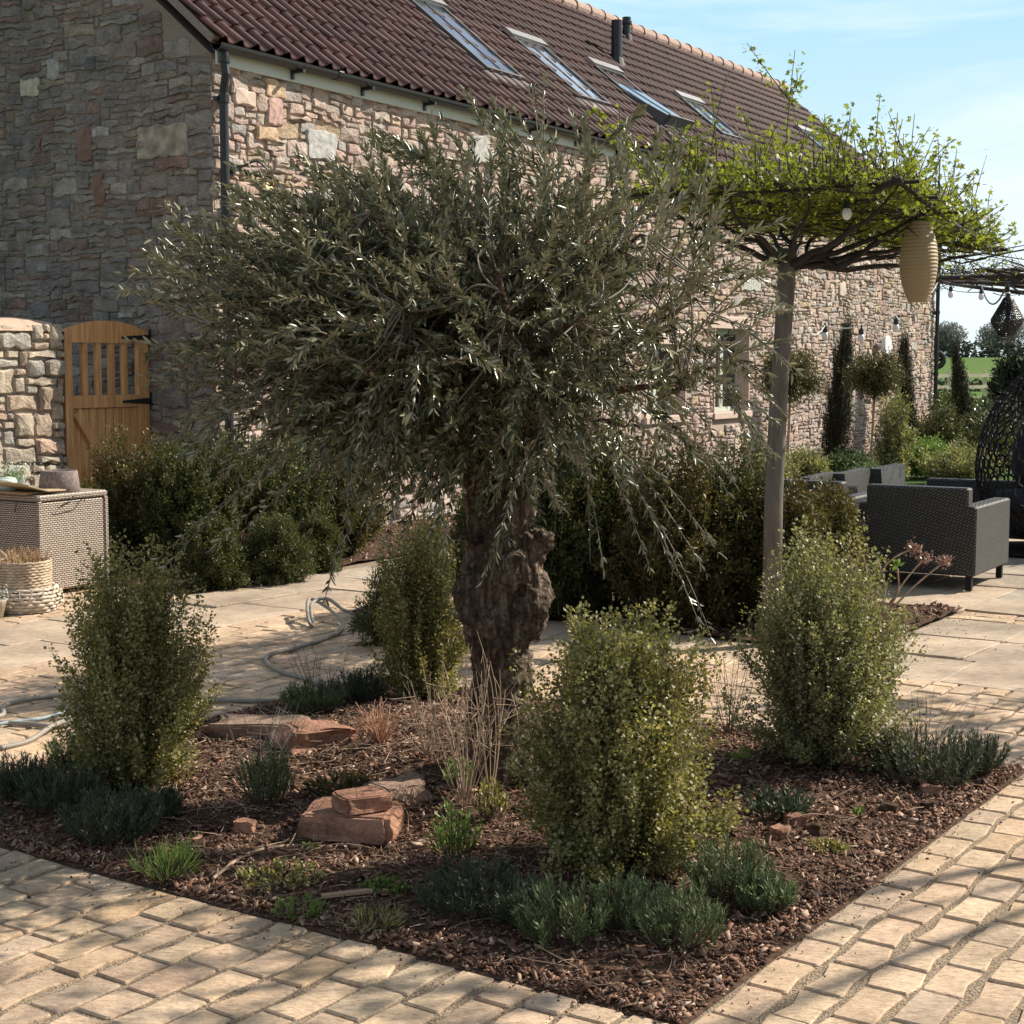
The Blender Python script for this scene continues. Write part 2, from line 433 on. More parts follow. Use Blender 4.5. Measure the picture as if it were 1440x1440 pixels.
BED = (3.06, 5.79, 1.60, 4.70)
REAR = (7.64, 9.36, 3.0, 5.6)
def sheet(name, s0, s1, t0, t1, z, m):
    b = MB(); b.add([WP(s0, t0, z), WP(s1, t0, z), WP(s1, t1, z), WP(s0, t1, z)], [(0, 1, 2, 3)])
    return tag(b.build(name, m), kind='structure')
sheet('patio_base', -1.5, 17.5, -6.0, 10.5, -.0080, M['sand'])

rng = random.Random(5)
setts, slabs = MB(), MB()
def lay(mb, s0, s1, t0, t1, rw, lens, joint, seed, along='s', depth=.0085, amp=.016, lump=.3, rough=.42):
    A0, A1, B0, B1 = (s0, s1, t0, t1) if along == 's' else (t0, t1, s0, s1)
    nrow = max(1, int(round((B1 - B0) / rw))); rw = (B1 - B0) / nrow
    to3 = (lambda a, b, h: WP(a, b, h - .009)) if along == 's' else (lambda a, b, h: WP(b, a, h - .009))
    for r in range(nrow):
        a = A0 - (rng.uniform(0, lens[1] * .6) if A0 < 1 else 0)
        while a < A1 - .02:
            ln = rng.uniform(*lens)
            if r % 2 and a == A0: ln *= .55
            if a + ln > A1 - lens[0] * .45: ln = A1 - a
            jr = (joint * rng.uniform(.3, .8), joint * rng.uniform(.8, 1.15))
            rock_face(mb, (a, a + ln, B0 + r * rw, B0 + (r + 1) * rw), rng, to3, jr, depth, amp, 2.2, seed, rough=rough, back=-.03, lump=lump, tilt=.015, corner=(.02, .09), rim=.0045)
            a += ln
lay(setts, .4, 3.06, -1.4, 6.33, .121, (.15, .25), .021, 1.0)
lay(setts, 3.06, 5.79, -2.0, 1.60, .121, (.14, .22), .022, 1.0)
lay(setts, 3.06, 5.79, 4.70, 6.33, .125, (.15, .26), .015, 2.0)
lay(setts, 5.79, 7.17, -2.6, 6.33, .125, (.15, .26), .015, 3.0)
lay(setts, 7.17, 9.30, 5.62, 6.33, .125, (.15, .26), .015, 3.5)
lay(setts, 3.0, 7.2, 7.38, 8.3, .155, (.14, .24), .016, 4.0, along='s')
lay(setts, 9.03, 9.34, -4.5, 3.0, .15, (.22, .3), .016, 5.0, along='t')
lay(slabs, 2.2, 10.5, 6.33, 7.38, .52, (.55, 1.1), .014, 6.0, depth=.008, lump=.1, rough=.15)
lay(slabs, 7.17, 9.03, -4.5, 3.0, .6, (.6, 1.25), .014, 7.0, along='t', depth=.008, lump=.1, rough=.15)
lay(slabs, 7.17, 7.64, 3.0, 5.62, .47, (.5, .9), .014, 7.0, along='t', depth=.008, lump=.1, rough=.15)
lay(slabs, 9.36, 10.5, 3.0, 6.33, .57, (.6, 1.2), .014, 8.0, along='t', depth=.008, lump=.1, rough=.15)
lay(slabs, 9.34, 10.5, -4.5, 3.0, .58, (.6, 1.2), .014, 8.0, along='t', depth=.008, lump=.1, rough=.15)
lay(slabs, 10.5, 17.3, -5.5, 6.6, .62, (.6, 1.3), .014, 9.0, depth=.008, lump=.1, rough=.15)
tag(setts.build('sett_paving', M['sett']), kind='structure')
tag(slabs.build('slab_paving', M['slab']), kind='structure')

def soil_h(s, t, kind):
    p = Vector((s * 3.1, t * 3.1, kind)); h = .012 + .018 * noise.noise(p) + .012 * noise.noise(p * 3.1) + .006 * noise.noise(p * 9)
    if kind == 1:
        h += .10 * math.exp(-((s - 4.85) ** 2 + (t - 3.4) ** 2) / .45)
        edge = min(s - BED[0], BED[1] - s, t - BED[2], BED[3] - t)
        h = h * min(1, max(0, edge / .25)) + .004 - .008 * (1 - min(1, max(0, edge / .03)))
    return h
def soil(name, s0, s1, t0, t1, kind, step=.04, cs=WP):
    ns, nt = int((s1 - s0) / step), int((t1 - t0) / step); b = MB(); V = []; Fc = []
    for i in range(ns + 1):
        for j in range(nt + 1):
            s = s0 + (s1 - s0) * i / ns; t = t0 + (t1 - t0) * j / nt
            V.append(cs(s, t, soil_h(s, t, kind)))
    for i in range(ns):
        for j in range(nt):
            a = i * (nt + 1) + j; Fc.append((a, a + nt + 1, a + nt + 2, a + 1))
    b.add(V, Fc)
    return tag(b.build(name, M['soil'], smooth=True), kind='structure')
soil('planting_bed', *BED[:2], *BED[2:], 1)
soil('rear_planting_bed', REAR[0], REAR[1], REAR[2], REAR[3], 2, .08)
soil('house_border', 7.5, 29.0, 7.13, 8.6, 3, .15, WB)

def chips(name, s0, s1, t0, t1, kind, n, seed, cs=WP, big=1.0):
    rs = np.random.RandomState(seed); V = np.zeros((n, 8, 3)); UD, VD = (UP, VP) if cs is WP else (UB, VB)
    for i in range(n):
        s, t = rs.uniform(s0, s1), rs.uniform(t0, t1)
        if kind == 1 and i % 7 == 0:      # the mulch lies thick along the kerb
            e_ = rs.uniform(.012, .10)
            if rs.rand() < .5: s = s0 + e_ if rs.rand() < .7 else s1 - e_
            else: t = t0 + e_ if rs.rand() < .7 else t1 - e_
        edge = min(s - s0, s1 - s, t - t0, t1 - t)
        if edge < .01: s = min(max(s, s0 + .015), s1 - .015); t = min(max(t, t0 + .015), t1 - .015)
        z = soil_h(s, t, kind) + rs.uniform(.0, .012)
        L = (.006 + .032 * rs.rand() ** 3.2) * big; W = L * rs.uniform(.2, .65); T = rs.uniform(.0015, .005) * big
        a = rs.uniform(0, 6.283); p = rs.normal(0, .5); q = rs.normal(0, .5)
        d = np.array((math.cos(a) * math.cos(p), math.sin(a) * math.cos(p), math.sin(p)))
        w = np.array((-math.sin(a) * math.cos(q), math.cos(a) * math.cos(q), math.sin(q))); u = np.cross(d, w)
        c = cs(s, t, z)
        k = 0
        for zz in (-1, 1):
            for (aa, bb) in ((-1, -.6), (1, -1), (.8, .7), (-.9, 1)):
                V[i, k] = c + d * aa * L / 2 + w * bb * W / 2 + u * zz * T / 2; k += 1
    b = MB(); Fq = np.array([(0, 3, 2, 1), (4, 5, 6, 7), (0, 1, 5, 4), (1, 2, 6, 5), (2, 3, 7, 6), (3, 0, 4, 7)])
    fast_mesh(name, V.reshape(-1, 3), (Fq[None] + np.arange(n)[:, None, None] * 8).reshape(-1, 4), M['bark'])
    return bpy.data.objects[name]
def fast_mesh(name, V, Q, m, parent=None, smooth=False):
    me = bpy.data.meshes.new(name)
    me.vertices.add(len(V)); me.vertices.foreach_set('co', np.asarray(V, np.float32).ravel())
    k = Q.shape[1]
    me.loops.add(Q.size); me.loops.foreach_set('vertex_index', Q.ravel().astype(np.int32))
    me.polygons.add(len(Q)); me.polygons.foreach_set('loop_start', (np.arange(len(Q)) * k).astype(np.int32))
    me.polygons.foreach_set('loop_total', np.full(len(Q), k, np.int32))
    me.update(calc_edges=True); me.materials.append(m)
    if smooth: me.polygons.foreach_set('use_smooth', [True] * len(me.polygons))
    o = bpy.data.objects.new(name, me); link(o, parent)
    return o
tag(chips('bark_mulch', *BED[:2], *BED[2:], 1, 42000, 11), kind='stuff', label='red brown bark mulch spread over the near planting bed', cat='mulch')
tag(chips('coarse_mulch', *REAR[:2], *REAR[2:], 2, 3500, 12, big=1.7), kind='stuff', label='coarse pale bark mulch in the bed by the sofas', cat='mulch')
tag(chips('border_mulch', 7.5, 13, 7.13, 8.55, 3, 2500, 13, cs=WB, big=1.8), kind='stuff', label='bark mulch under the shrubs along the house wall', cat='mulch')
def litter(name, n, seed, lb):
    rs = np.random.RandomState(seed); V = np.zeros((n, 8, 3)); k = 0
    while k < n:
        if rs.rand() < .75:            # close to the rim of the bed
            e = rs.randint(0, 4); d = rs.exponential(.07)
            if e == 0: s_, t_ = BED[0] - d, rs.uniform(BED[2] - .1, BED[3])
            elif e == 1: s_, t_ = rs.uniform(*BED[:2]), BED[2] - d
            elif e == 2: s_, t_ = BED[1] + d, rs.uniform(*BED[2:])
            else: s_, t_ = rs.uniform(7.0, 9.6), REAR[2] - d * 2.5
        else: s_, t_ = rs.uniform(1.8, 9.0), rs.uniform(-.6, 6.2)
        if BED[0] < s_ < BED[1] and BED[2] < t_ < BED[3] or REAR[0] < s_ < REAR[1] and REAR[2] < t_ < REAR[3]: continue
        L = .003 + .010 * rs.rand() ** 3; W = L * rs.uniform(.3, .9); a = rs.uniform(0, 6.283); c = WP(s_, t_, .0015)
        d1 = np.array((math.cos(a), math.sin(a), rs.normal(0, .1))); w1 = np.array((-math.sin(a), math.cos(a), rs.normal(0, .1))); j = 0
        for zz in (0, 1):
            for (aa, bb) in ((-1, -.6), (1, -1), (.8, .7), (-.9, 1)): V[k, j] = c + d1 * aa * L / 2 + w1 * bb * W / 2 + np.array((0, 0, zz * .0035)); j += 1
        k += 1
    Fq = np.array([(0, 3, 2, 1), (4, 5, 6, 7), (0, 1, 5, 4), (1, 2, 6, 5), (2, 3, 7, 6), (3, 0, 4, 7)])
    tag(fast_mesh(name, V.reshape(-1, 3), (Fq[None] + np.arange(n)[:, None, None] * 8).reshape(-1, 4), M['bark']), lb, 'mulch crumbs', kind='stuff')
litter('bark_crumbs', 800, 31, 'loose crumbs of bark and soil scattered on the paving by the beds')
#==PART2==
# ------------------------------------------------------------------ the barn
U0, V0, U1 = 9.38, 8.58, 28.35
LEN, WID = U1 - U0, 6.2
EAVE, RIDGE, HALF = 3.97, 6.66, 3.1
OV = 0.14
TANR = (RIDGE - EAVE) / (HALF + OV)
ANG = math.atan(TANR)
house = thing('stone_barn', 'long converted barn of mixed rubble stone under a dark pantile roof', 'barn', WB(U0, V0), ROT_B)

M['sage'] = simple('sage_paint', (.50, .56, .48), .5, scale=4, var=.05)
M['fascia'] = simple('fascia_paint', (.55, .57, .50), .5, scale=3, var=.06)
M['sage_dark'] = simple('green_door_paint', (.10, .15, .11), .45, scale=4, var=.08)
M['black'] = simple('black_cast_iron', (.016, .017, .02), .38, scale=30, var=.2)
M['lead'] = simple('grey_flashing', (.10, .10, .105), .55, scale=8, var=.2)
M['cream_stone'] = simple('dressed_stone', (.56, .44, .37), .85, bump=.3, scale=30, var=.12)
M['ridge'] = simple('terracotta_ridge', (.36, .245, .20), .8, bump=.3, scale=14, var=.25)
def glass_mat():
    m, n, l, b = mat('window_glass'); b.inputs['Base Color'].default_value = (.02, .025, .03, 1)
    b.inputs['Roughness'].default_value = .04; b.inputs['Specular IOR Level'].default_value = .9; return m
M['glass'] = glass_mat()
def tile_mat():
    m, n, l, b = mat('clay_pantiles')
    tc = n.new('ShaderNodeTexCoord'); ns = n.new('ShaderNodeTexNoise'); ns.inputs['Scale'].default_value = 1.3; ns.inputs['Detail'].default_value = 7
    br = n.new('ShaderNodeTexNoise'); br.inputs['Scale'].default_value = 30; br.inputs['Detail'].default_value = 4
    geo = n.new('ShaderNodeNewGeometry')
    l.new(tc.outputs['Object'], ns.inputs['Vector']); l.new(tc.outputs['Object'], br.inputs['Vector'])
    r = ramp(n, [(0, (.034, .012, .013)), (.3, (.050, .018, .018)), (.6, (.066, .025, .024)), (.85, (.040, .016, .018)), (1, (.085, .040, .036))])
    l.new(geo.outputs['Random Per Island'], r.inputs['Fac'])
    r2 = ramp(n, [(.3, (.75, .75, .78)), (.7, (1.25, 1.2, 1.15))]); l.new(ns.outputs['Fac'], r2.inputs['Fac'])
    mx = n.new('ShaderNodeMixRGB'); mx.blend_type = 'MULTIPLY'; mx.inputs['Fac'].default_value = 1
    l.new(r.outputs['Color'], mx.inputs['Color1']); l.new(r2.outputs['Color'], mx.inputs['Color2'])
    l.new(mx.outputs['Color'], b.inputs['Base Color']); b.inputs['Roughness'].default_value = .6; b.inputs['Specular IOR Level'].default_value = .2
    bp = n.new('ShaderNodeBump'); bp.inputs['Strength'].default_value = .25; bp.inputs['Distance'].default_value = .005
    l.new(br.outputs['Fac'], bp.inputs['Height']); l.new(bp.outputs['Normal'], b.inputs['Normal'])
    return m
M['tiles'] = tile_mat()

OPEN = [(10.22 - U0, 11.35 - U0, 0.0, 2.08), (14.2 - U0, 15.7 - U0, 0.0, 2.10), (16.85 - U0, 17.95 - U0, .85, 1.72), (18.80 - U0, 19.94 - U0, .85, 1.94), (22.9 - U0, 23.9 - U0, 3.0, 3.02)][:4]
# facade core behind the stones, with the openings left free
core = MB(); xs = sorted({0.0, LEN} | {o[0] for o in OPEN} | {o[1] for o in OPEN})
for a, b in zip(xs[:-1], xs[1:]):
    hole = [o for o in OPEN if o[0] <= a and o[1] >= b]
    if hole:
        o = hole[0]
        if o[2] > 0: core.box(a, b, 0, .45, 0, o[2])
        core.box(a, b, 0, .45, o[3], 3.9)
    else: core.box(a, b, 0, .45, -.1, 3.9)
wall = core.build('wall', M['mortar'], house)
# stones
def in_open(r, pad=0.0):
    cx, cz = (r[0] + r[1]) / 2, (r[2] + r[3]) / 2
    return any(o[0] - pad < cx < o[1] + pad and o[2] - pad < cz < o[3] + pad for o in OPEN)
rng = random.Random(21)
fs = MB()
for (a, b, c, d) in pack(rng, LEN, 3.85, .050, .047, RUBBLE):
    r = (a, b, c, d)
    skip = False
    for o in OPEN:
        ox0, ox1, oz0, oz1 = o[0], o[1], o[2] - .12, o[3] + .19
        if a < ox1 and b > ox0 and c < oz1 and d > oz0:
            # trim the stone to one side of the opening
            opts = []
            if ox0 - a > .06: opts.append((a, ox0, c, d))
            if b - ox1 > .06: opts.append((ox1, b, c, d))
            if opts: r = opts[0]
            else: skip = True
    if skip: continue
    rock_face(fs, r, rng, lambda x, z, h: (x, -h, z), .014, .024, .05, 1.6, 3.3, rough=.6, lump=.9, tilt=.14)
fs.build('facade_stonework', M['facade'], wall)
# gable wall
gb = MB()
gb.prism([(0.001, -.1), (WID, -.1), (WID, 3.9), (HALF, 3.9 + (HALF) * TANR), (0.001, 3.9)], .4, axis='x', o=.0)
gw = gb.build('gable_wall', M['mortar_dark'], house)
gs = MB()
GR = [(3, 1), (4, 1), (5, 1), (6, 1), (4, 2), (5, 2), (7, 2), (3, 2), (8, 1), (7, 1), (4, 1), (6, 3), (5, 1), (6, 1), (6, 2), (9, 1)]
SPECIAL = []
def gpt(x, y): return onU(x, y, U0)
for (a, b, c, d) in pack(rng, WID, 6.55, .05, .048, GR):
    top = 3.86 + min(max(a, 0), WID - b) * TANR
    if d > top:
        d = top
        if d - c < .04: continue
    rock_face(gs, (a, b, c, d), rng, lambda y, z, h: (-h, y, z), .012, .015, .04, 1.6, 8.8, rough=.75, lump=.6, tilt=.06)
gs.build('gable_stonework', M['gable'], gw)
# a few stones of the gable that stand out by colour
def odd_stone(px, py, w, h, m, name):
    u, v, z = onU(px, py, U0); y = v - V0
    b = MB(); rock_face(b, (y - w / 2, y + w / 2, z - h / 2, z + h / 2), rng, lambda yy, zz, hh: (-hh - .010, yy, zz), .004, .014, .02, 1.5, 2.2, rough=.5, lump=.5)
    b.build(name, m, gw)
M['st_cream'] = simple('cream_limestone', (.46, .42, .34), .85, bump=.9, scale=20, var=.3)
M['st_red'] = simple('red_sandstone', (.22, .125, .10), .85, bump=.5, scale=14, var=.3)
M['st_pale'] = simple('pale_grey_stone', (.34, .32, .30), .85, bump=.9, scale=20, var=.35)
M['st_blue'] = simple('blue_grey_stone', (.40, .40, .38), .85, bump=1, scale=20, var=.3)
odd_stone(44, 123, .24, .155, M['st_cream'], 'cream_stone')
odd_stone(77, 96, .15, .17, M['st_pale'], 'pale_stone')
odd_stone(121, 205, .17, .26, M['st_red'], 'red_stone')
odd_stone(140, 267, .12, .26, M['st_red'], 'red_stone')
odd_stone(143, 187, .2, .075, M['st_pale'], 'pale_stone')
odd_stone(230, 198, .56, .26, simple('stained_stone', (.33, .275, .22), .85, bump=1, scale=9, var=.5), 'stained_stone')
odd_stone(247, 375, .15, .12, simple('brown_stone', (.17, .105, .075), .85, bump=.5, scale=14, var=.3), 'brown_stone')
odd_stone(62, 377, .11, .06, M['st_pale'], 'pale_stone')
odd_stone(178, 444, .17, .055, M['st_pale'], 'pale_stone')
def odd_front(px, py, w, h, m, name):
    u, v, z = onV(px, py, V0); x = u - U0
    b = MB(); rock_face(b, (x - w / 2, x + w / 2, z - h / 2, z + h / 2), rng, lambda xx, zz, hh: (xx, -hh - .018, zz), .004, .026, .02, 1.5, 2.2, rough=.5, lump=.4)
    b.build(name, m, wall)
M['st_ochre'] = simple('ochre_stone', (.50, .36, .24), .85, bump=1, scale=22, var=.4)
M['st_rose'] = simple('rose_stone', (.48, .31, .27), .85, bump=1, scale=22, var=.4)
odd_front(449, 206, .40, .25, M['st_blue'], 'blue_grey_stone')
odd_front(385, 125, .27, .14, M['st_ochre'], 'ochre_stone')
odd_front(384, 157, .20, .22, M['st_rose'], 'rose_stone')
odd_front(372, 188, .26, .12, M['st_ochre'], 'ochre_stone')
odd_front(340, 138, .27, .13, M['cream_stone'], 'pale_block')
odd_front(672, 212, .32, .27, M['st_blue'], 'blue_grey_stone')
odd_front(1055, 398, .62, .20, M['st_blue'], 'blue_grey_stone')
odd_front(1182, 407, .28, .2, M['cream_stone'], 'pale_block')

# the roof slopes: rolled tiles in lapped courses
PER, GA = .186, .281
slope = (HALF + OV) / math.cos(ANG)
def roofp(x, q, h=0.0):             # q metres up the slope, h proud of it
    return (x, -OV + q * math.cos(ANG) - h * math.sin(ANG), EAVE + q * math.sin(ANG) + h * math.cos(ANG))
nper = int((LEN + .16) / PER); ncr = int(math.ceil(slope / GA)); K = 8
def prof(t): return .052 * (0.5 + 0.5 * math.cos(2 * math.pi * (t - .2))) ** 2.2
tl = MB(); rng = random.Random(3)
for c in range(ncr):
    q0 = c * GA - (.03 if c else .03); q1 = min(slope, (c + 1) * GA + .02)
    for p in range(0, nper, 2):
        j = rng.uniform(0, .006); dj = rng.uniform(-.006, .006)
        V = []; Fc = []
        cols = [(p * PER + PER * k / K, k / K) for k in range(2 * K + 1)]
        for (x, t) in cols:
            x -= .08
            hh = prof(t)
            V.append(roofp(x, q0 + dj, hh + .010 + j)); V.append(roofp(x, q0 + dj, hh + .026 + j)); V.append(roofp(x, q1, hh + .004))
        for k in range(2 * K):
            a = k * 3; b = a + 3
            Fc.append((a, b, b + 1, a + 1)); Fc.append((a + 1, b + 1, b + 2, a + 2))
        tl.add(V, Fc)
roof = MB()
roof.add([roofp(-.06, 0, -.03), roofp(LEN + .06, 0, -.03), roofp(LEN + .06, slope, -.03), roofp(-.06, slope, -.03),
          (-.06, 2 * HALF + OV, EAVE), (LEN + .06, 2 * HALF + OV, EAVE)], [(0, 1, 2, 3), (3, 2, 5, 4)])
roofo = roof.build('roof', M['tiles'], house)
tl.build('roof_tiles', M['tiles'], roofo, smooth=True)
rd = MB(); x = -.08; rr = random.Random(9)
while x < LEN + .05:
    z = RIDGE + .03 + rr.uniform(-.006, .006)
    pts = [(x, HALF, z), (x + .05, HALF, z), (x + .055, HALF, z), (x + .44, HALF, z)]
    rd.tube(pts, [.125, .125, .112, .108], n=12); x += .43
rd.build('ridge_tiles', M['ridge'], roofo)
bb = MB()
for (qa, qb) in [(0, slope)]:
    bb.add([roofp(-.075, .05, -.05), roofp(-.0, .05, -.05), roofp(-.0, slope, -.05), roofp(-.075, slope, -.05),
            roofp(-.075, .05, .012), roofp(-.0, .05, .012), roofp(-.0, slope, .012), roofp(-.075, slope, .012)],
           [(0, 1, 2, 3), (4, 5, 6, 7), (0, 1, 5, 4), (3, 2, 6, 7), (0, 3, 7, 4), (1, 2, 6, 5)])
bb.build('verge_undercloak', M['mortar_dark'], roofo)
fb = MB(); fb.box(.02, LEN - .02, -.055, -.031, 3.815, 3.955); fb.build('fascia_board', M['fascia'], house)
gt = MB(); n = 9
ring = [(math.cos(math.pi + math.pi * k / (n - 1)) * .058, math.sin(math.pi + math.pi * k / (n - 1)) * .058) for k in range(n)]
V = []
for xx in (-.06, LEN + .04):
    for (a, b) in ring: V.append((xx, -.118 + a, 3.955 + b))
    for (a, b) in reversed(ring): V.append((xx, -.118 + a * .9, 3.957 + b * .9))
m2 = 2 * n
gt.add(V, [(i, (i + 1) % m2, m2 + (i + 1) % m2, m2 + i) for i in range(m2)] + [tuple(range(m2)), tuple(range(2 * m2 - 1, m2 - 1, -1))])
x = .9
while x < LEN:
    gt.box(x, x + .03, -.19, -.055, 3.875, 3.90); gt.box(x, x + .03, -.075, -.056, 3.83, 3.90); x += .95
x = 1.4
while x < LEN: gt.tube([(x, -.118, 3.956), (x + .06, -.118, 3.956)], .064, n=12); x += 3.0
gt.build('gutter', M['black'], house)
def downpipe(x, y, ox):
    d = MB()
    d.tube([(x + ox, -.118, 3.90), (x + ox, -.118, 3.80), (x + ox * .7, -.125, 3.74), (x, y, 3.60), (x, y, 3.5)], .034, n=10)
    d.tube([(x, y, 3.52), (x, y, -.02)], .036, n=12)
    for z in (3.55, 2.4, 1.3, .5): d.tube([(x, y, z - .03), (x, y, z + .03)], .046, n=12); d.box(x - .07, x + .07, y + .01, y + .05, z - .015, z + .015)
    d.tube([(x + ox, -.118, 3.87), (x + ox, -.118, 3.82)], .046, n=12)
    d.build('downpipe', M['black'], house, smooth=False)
downpipe(.05, -.085, -.02)
downpipe(LEN - .08, -.085, 0)

# windows and doors of the facade
def opening(o, kind):
    x0, x1, z0, z1 = o; w = MB(); y = .14
    fr = .06
    w.box(x0, x0 + fr, y, y + .06, z0, z1); w.box(x1 - fr, x1, y, y + .06, z0, z1)
    w.box(x0 + fr, x1 - fr, y, y + .06, z1 - fr, z1); w.box(x0 + fr, x1 - fr, y, y + .06, z0, z0 + fr * (1 if kind == 'w' else 2.2))
    xm = (x0 + x1) / 2
    w.box(xm - .045, xm + .045, y - .005, y + .055, z0 + fr, z1 - fr)
    if kind == 'd': w.box(x0 + fr, xm - .045, y + .005, y + .05, z0 + .13, z0 + .75); w.box(xm + .045, x1 - fr, y + .005, y + .05, z0 + .13, z0 + .75)
    wo = w.build('window_frame' if kind == 'w' else 'glazed_door', M['sage'] if kind == 'w' else M['sage_dark'], house)
    g = MB(); g.box(x0 + fr * .5, x1 - fr * .5, y + .025, y + .035, z0 + fr * .5, z1 - fr * .5); g.build('pane', M['glass'], wo)
    l = MB(); l.box(x0 - .14, x1 + .16, -.03, .2, z1 + .003, z1 + .165, .008); l.build('lintel', M['cream_stone'], house)
    if kind == 'w':
        s = MB(); s.box(x0 - .05, x1 + .05, -.06, .14, z0 - .09, z0 - .003, .006); s.build('window_sill', M['cream_stone'], house)
    for a_, b_x in ((x0 - .004, x0 + .02), (x1 - .02, x1 + .004)):
        r = MB(); r.box(a_, b_x, -.028, .139, max(z0, .0), z1); r.build('reveal', M['cream_stone'], house)
for o, k in zip(OPEN, ('d', 'd', 'w', 'w')): opening(o, k)
# dark room behind the openings
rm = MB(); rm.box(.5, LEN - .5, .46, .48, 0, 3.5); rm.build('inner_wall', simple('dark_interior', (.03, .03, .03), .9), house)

# skylights, one Empty-free part each on the roof: frame > pane, hood
def on_roof(px, py):
    d = ray(px, py); nrm = -VB * math.sin(ANG) + np.array((0, 0, 1)) * math.cos(ANG)
    p0 = WB(0, V0 - OV, EAVE); t = (p0 - CAM).dot(nrm) / d.dot(nrm); p = CAM + d * t
    return p.dot(UB) - U0, (p[2] - EAVE) / math.sin(ANG)
def skylight(px, py, w, ln, tilt=0.0):
    """px, py: the lower near corner in the photo"""
    x0, q0 = on_roof(px, py); x1, q1 = x0 + w, q0 + ln; h = .085
    def slab(b, xa, xb, qa, qb, ha, hb, ha2=None, hb2=None):
        ha2 = ha if ha2 is None else ha2; hb2 = hb if hb2 is None else hb2
        b.add([roofp(xa, qa, ha), roofp(xb, qa, ha), roofp(xb, qb, ha2), roofp(xa, qb, ha2), roofp(xa, qa, hb), roofp(xb, qa, hb), roofp(xb, qb, hb2), roofp(xa, qb, hb2)],
              [(0, 1, 2, 3), (4, 5, 6, 7), (0, 1, 5, 4), (3, 2, 6, 7), (0, 3, 7, 4), (1, 2, 6, 5)])
    b = MB(); t = .035
    slab(b, x0, x0 + t, q0, q1, 0, h); slab(b, x1 - t, x1, q0, q1, 0, h); slab(b, x0 + t, x1 - t, q0, q0 + t, 0, h); slab(b, x0 + t, x1 - t, q1 - t, q1, 0, h)
    slab(b, x0 - .1, x1 + .1, q0 - .16, q0, .02, .048)
    so_ = b.build('skylight', M['lead'], roofo)
    g = MB(); slab(g, x0 + t, x1 - t, q0 + t, q1 - t, h - .03 + (0 if not tilt else tilt), h - .02 + tilt, h - .03 - tilt * .3, h - .02 - tilt * .3); g.build('pane', M['skyglass'], so_)
    m = MB(); slab(m, (x0 + x1) / 2 - .008, (x0 + x1) / 2 + .008, q0 + t, q1 - t, h - .018 + tilt, h - .010 + tilt, h - .018 - tilt * .3, h - .010 - tilt * .3); m.build('glazing_bar', M['lead'], so_)
    hd = MB(); slab(hd, x0 - .05, x1 + .05, q1 - .02, q1 + .12, h - .02, h + .03); hd.build('hood', M['hood'], so_)
    if tilt:
        s2 = MB(); slab(s2, x0 + .01, x1 - .01, q0 + .02, q0 + .02 + t, h, h + tilt + .02); slab(s2, x0 + .01, x0 + .05, q0 + .02, q0 + ln * .5, h, h + tilt, h, h + .01)
        s2.build('open_sash', M['lead'], so_)
sg, n_, l_, b_ = mat('skylight_glass'); b_.inputs['Base Color'].default_value = (.62, .70, .80, 1); b_.inputs['Roughness'].default_value = .06; b_.inputs['Metallic'].default_value = .95
M['skyglass'] = sg
M['hood'] = simple('metal_hood', (.42, .40, .38), .35, metal=.6)
skylight(680, 104, .74, 1.38)
skylight(812, 143, .74, 1.22)
skylight(930, 184, .72, 1.32, tilt=.12)
skylight(1012, 194, .72, .85)
skylight(1165, 224, .72, .72)
def roof_pipe(px, py, r, h, cap):
    x, q = on_roof(px, py); p = Vector(roofp(x, q, 0)); b = MB()
    b.tube([p + Vector((0, 0, -.1)), p + Vector((0, 0, h))], r, n=14)
    b.tube([p + Vector((0, 0, -.08)), p + Vector((0, 0, .10))], [r * 1.9, r * 1.2], n=14)
    if cap: b.tube([p + Vector((0, 0, h - .05)), p + Vector((0, 0, h - .01)), p + Vector((0, 0, h)), p + Vector((0, 0, h + .05))], [r * 1.35, r * 1.35, r * 1.1, r * 1.1], n=14)
    b.build('flue_pipe', M['black'], roofo)
roof_pipe(867, 92, .075, .60, False)
roof_pipe(881, 58, .06, .30, True)

# things fixed to the barn
def L2W(x, y, z): return WB(U0 + x, V0 + y, z)
# barn lamp
u, v, z = onV(322, 240, V0 - .03)
lamp = thing('wall_lamp', 'old brass swan neck lamp on the sunlit stone wall beside the downpipe', 'wall lamp', WB(u, V0, z), ROT_B)
lb = MB(); lb.tube([(0, -.03, 0), (0, -.06, 0)], .05, n=14); lb.tube([(0, -.06, 0), (0, -.085, 0)], [.03, .02], n=10)
lb.build('wall_plate', M['black'], lamp)
la = MB(); pts = []
for k in range(13):
    t = k / 12; pts.append((.02 + .21 * t, -.07 - .16 * t, .02 + .05 * math.sin(math.pi * t) - .02 * math.sin(2 * math.pi * t)))
pts.append((.24, -.235, -.03)); la.tube(pts, .009, n=8); la.build('arm', M['black'], lamp)
brass = simple('aged_copper', (.30, .20, .13), .4, metal=.8)
ls = MB(); ls.lathe([(.02, .035), (.035, .03), (.045, .0), (.125, -.028), (.13, -.035), (.12, -.034), (.04, -.010)], (.24, -.235, -.06), 24); ls.build('shade', brass, lamp, smooth=False)
gl, n_, l_, b_ = mat('lamp_bulb'); b_.inputs['Base Color'].default_value = (.9, .8, .5, 1); b_.inputs['Emission Color'].default_value = (1, .78, .35, 1); b_.inputs['Emission Strength'].default_value = 1.2
lg = MB(); lg.lathe([(.012, .03), (.022, .0), (.030, -.035), (.022, -.062), (.004, -.072)], (.24, -.235, -.10), 16); lg.build('bulb', gl, lamp, smooth=True)
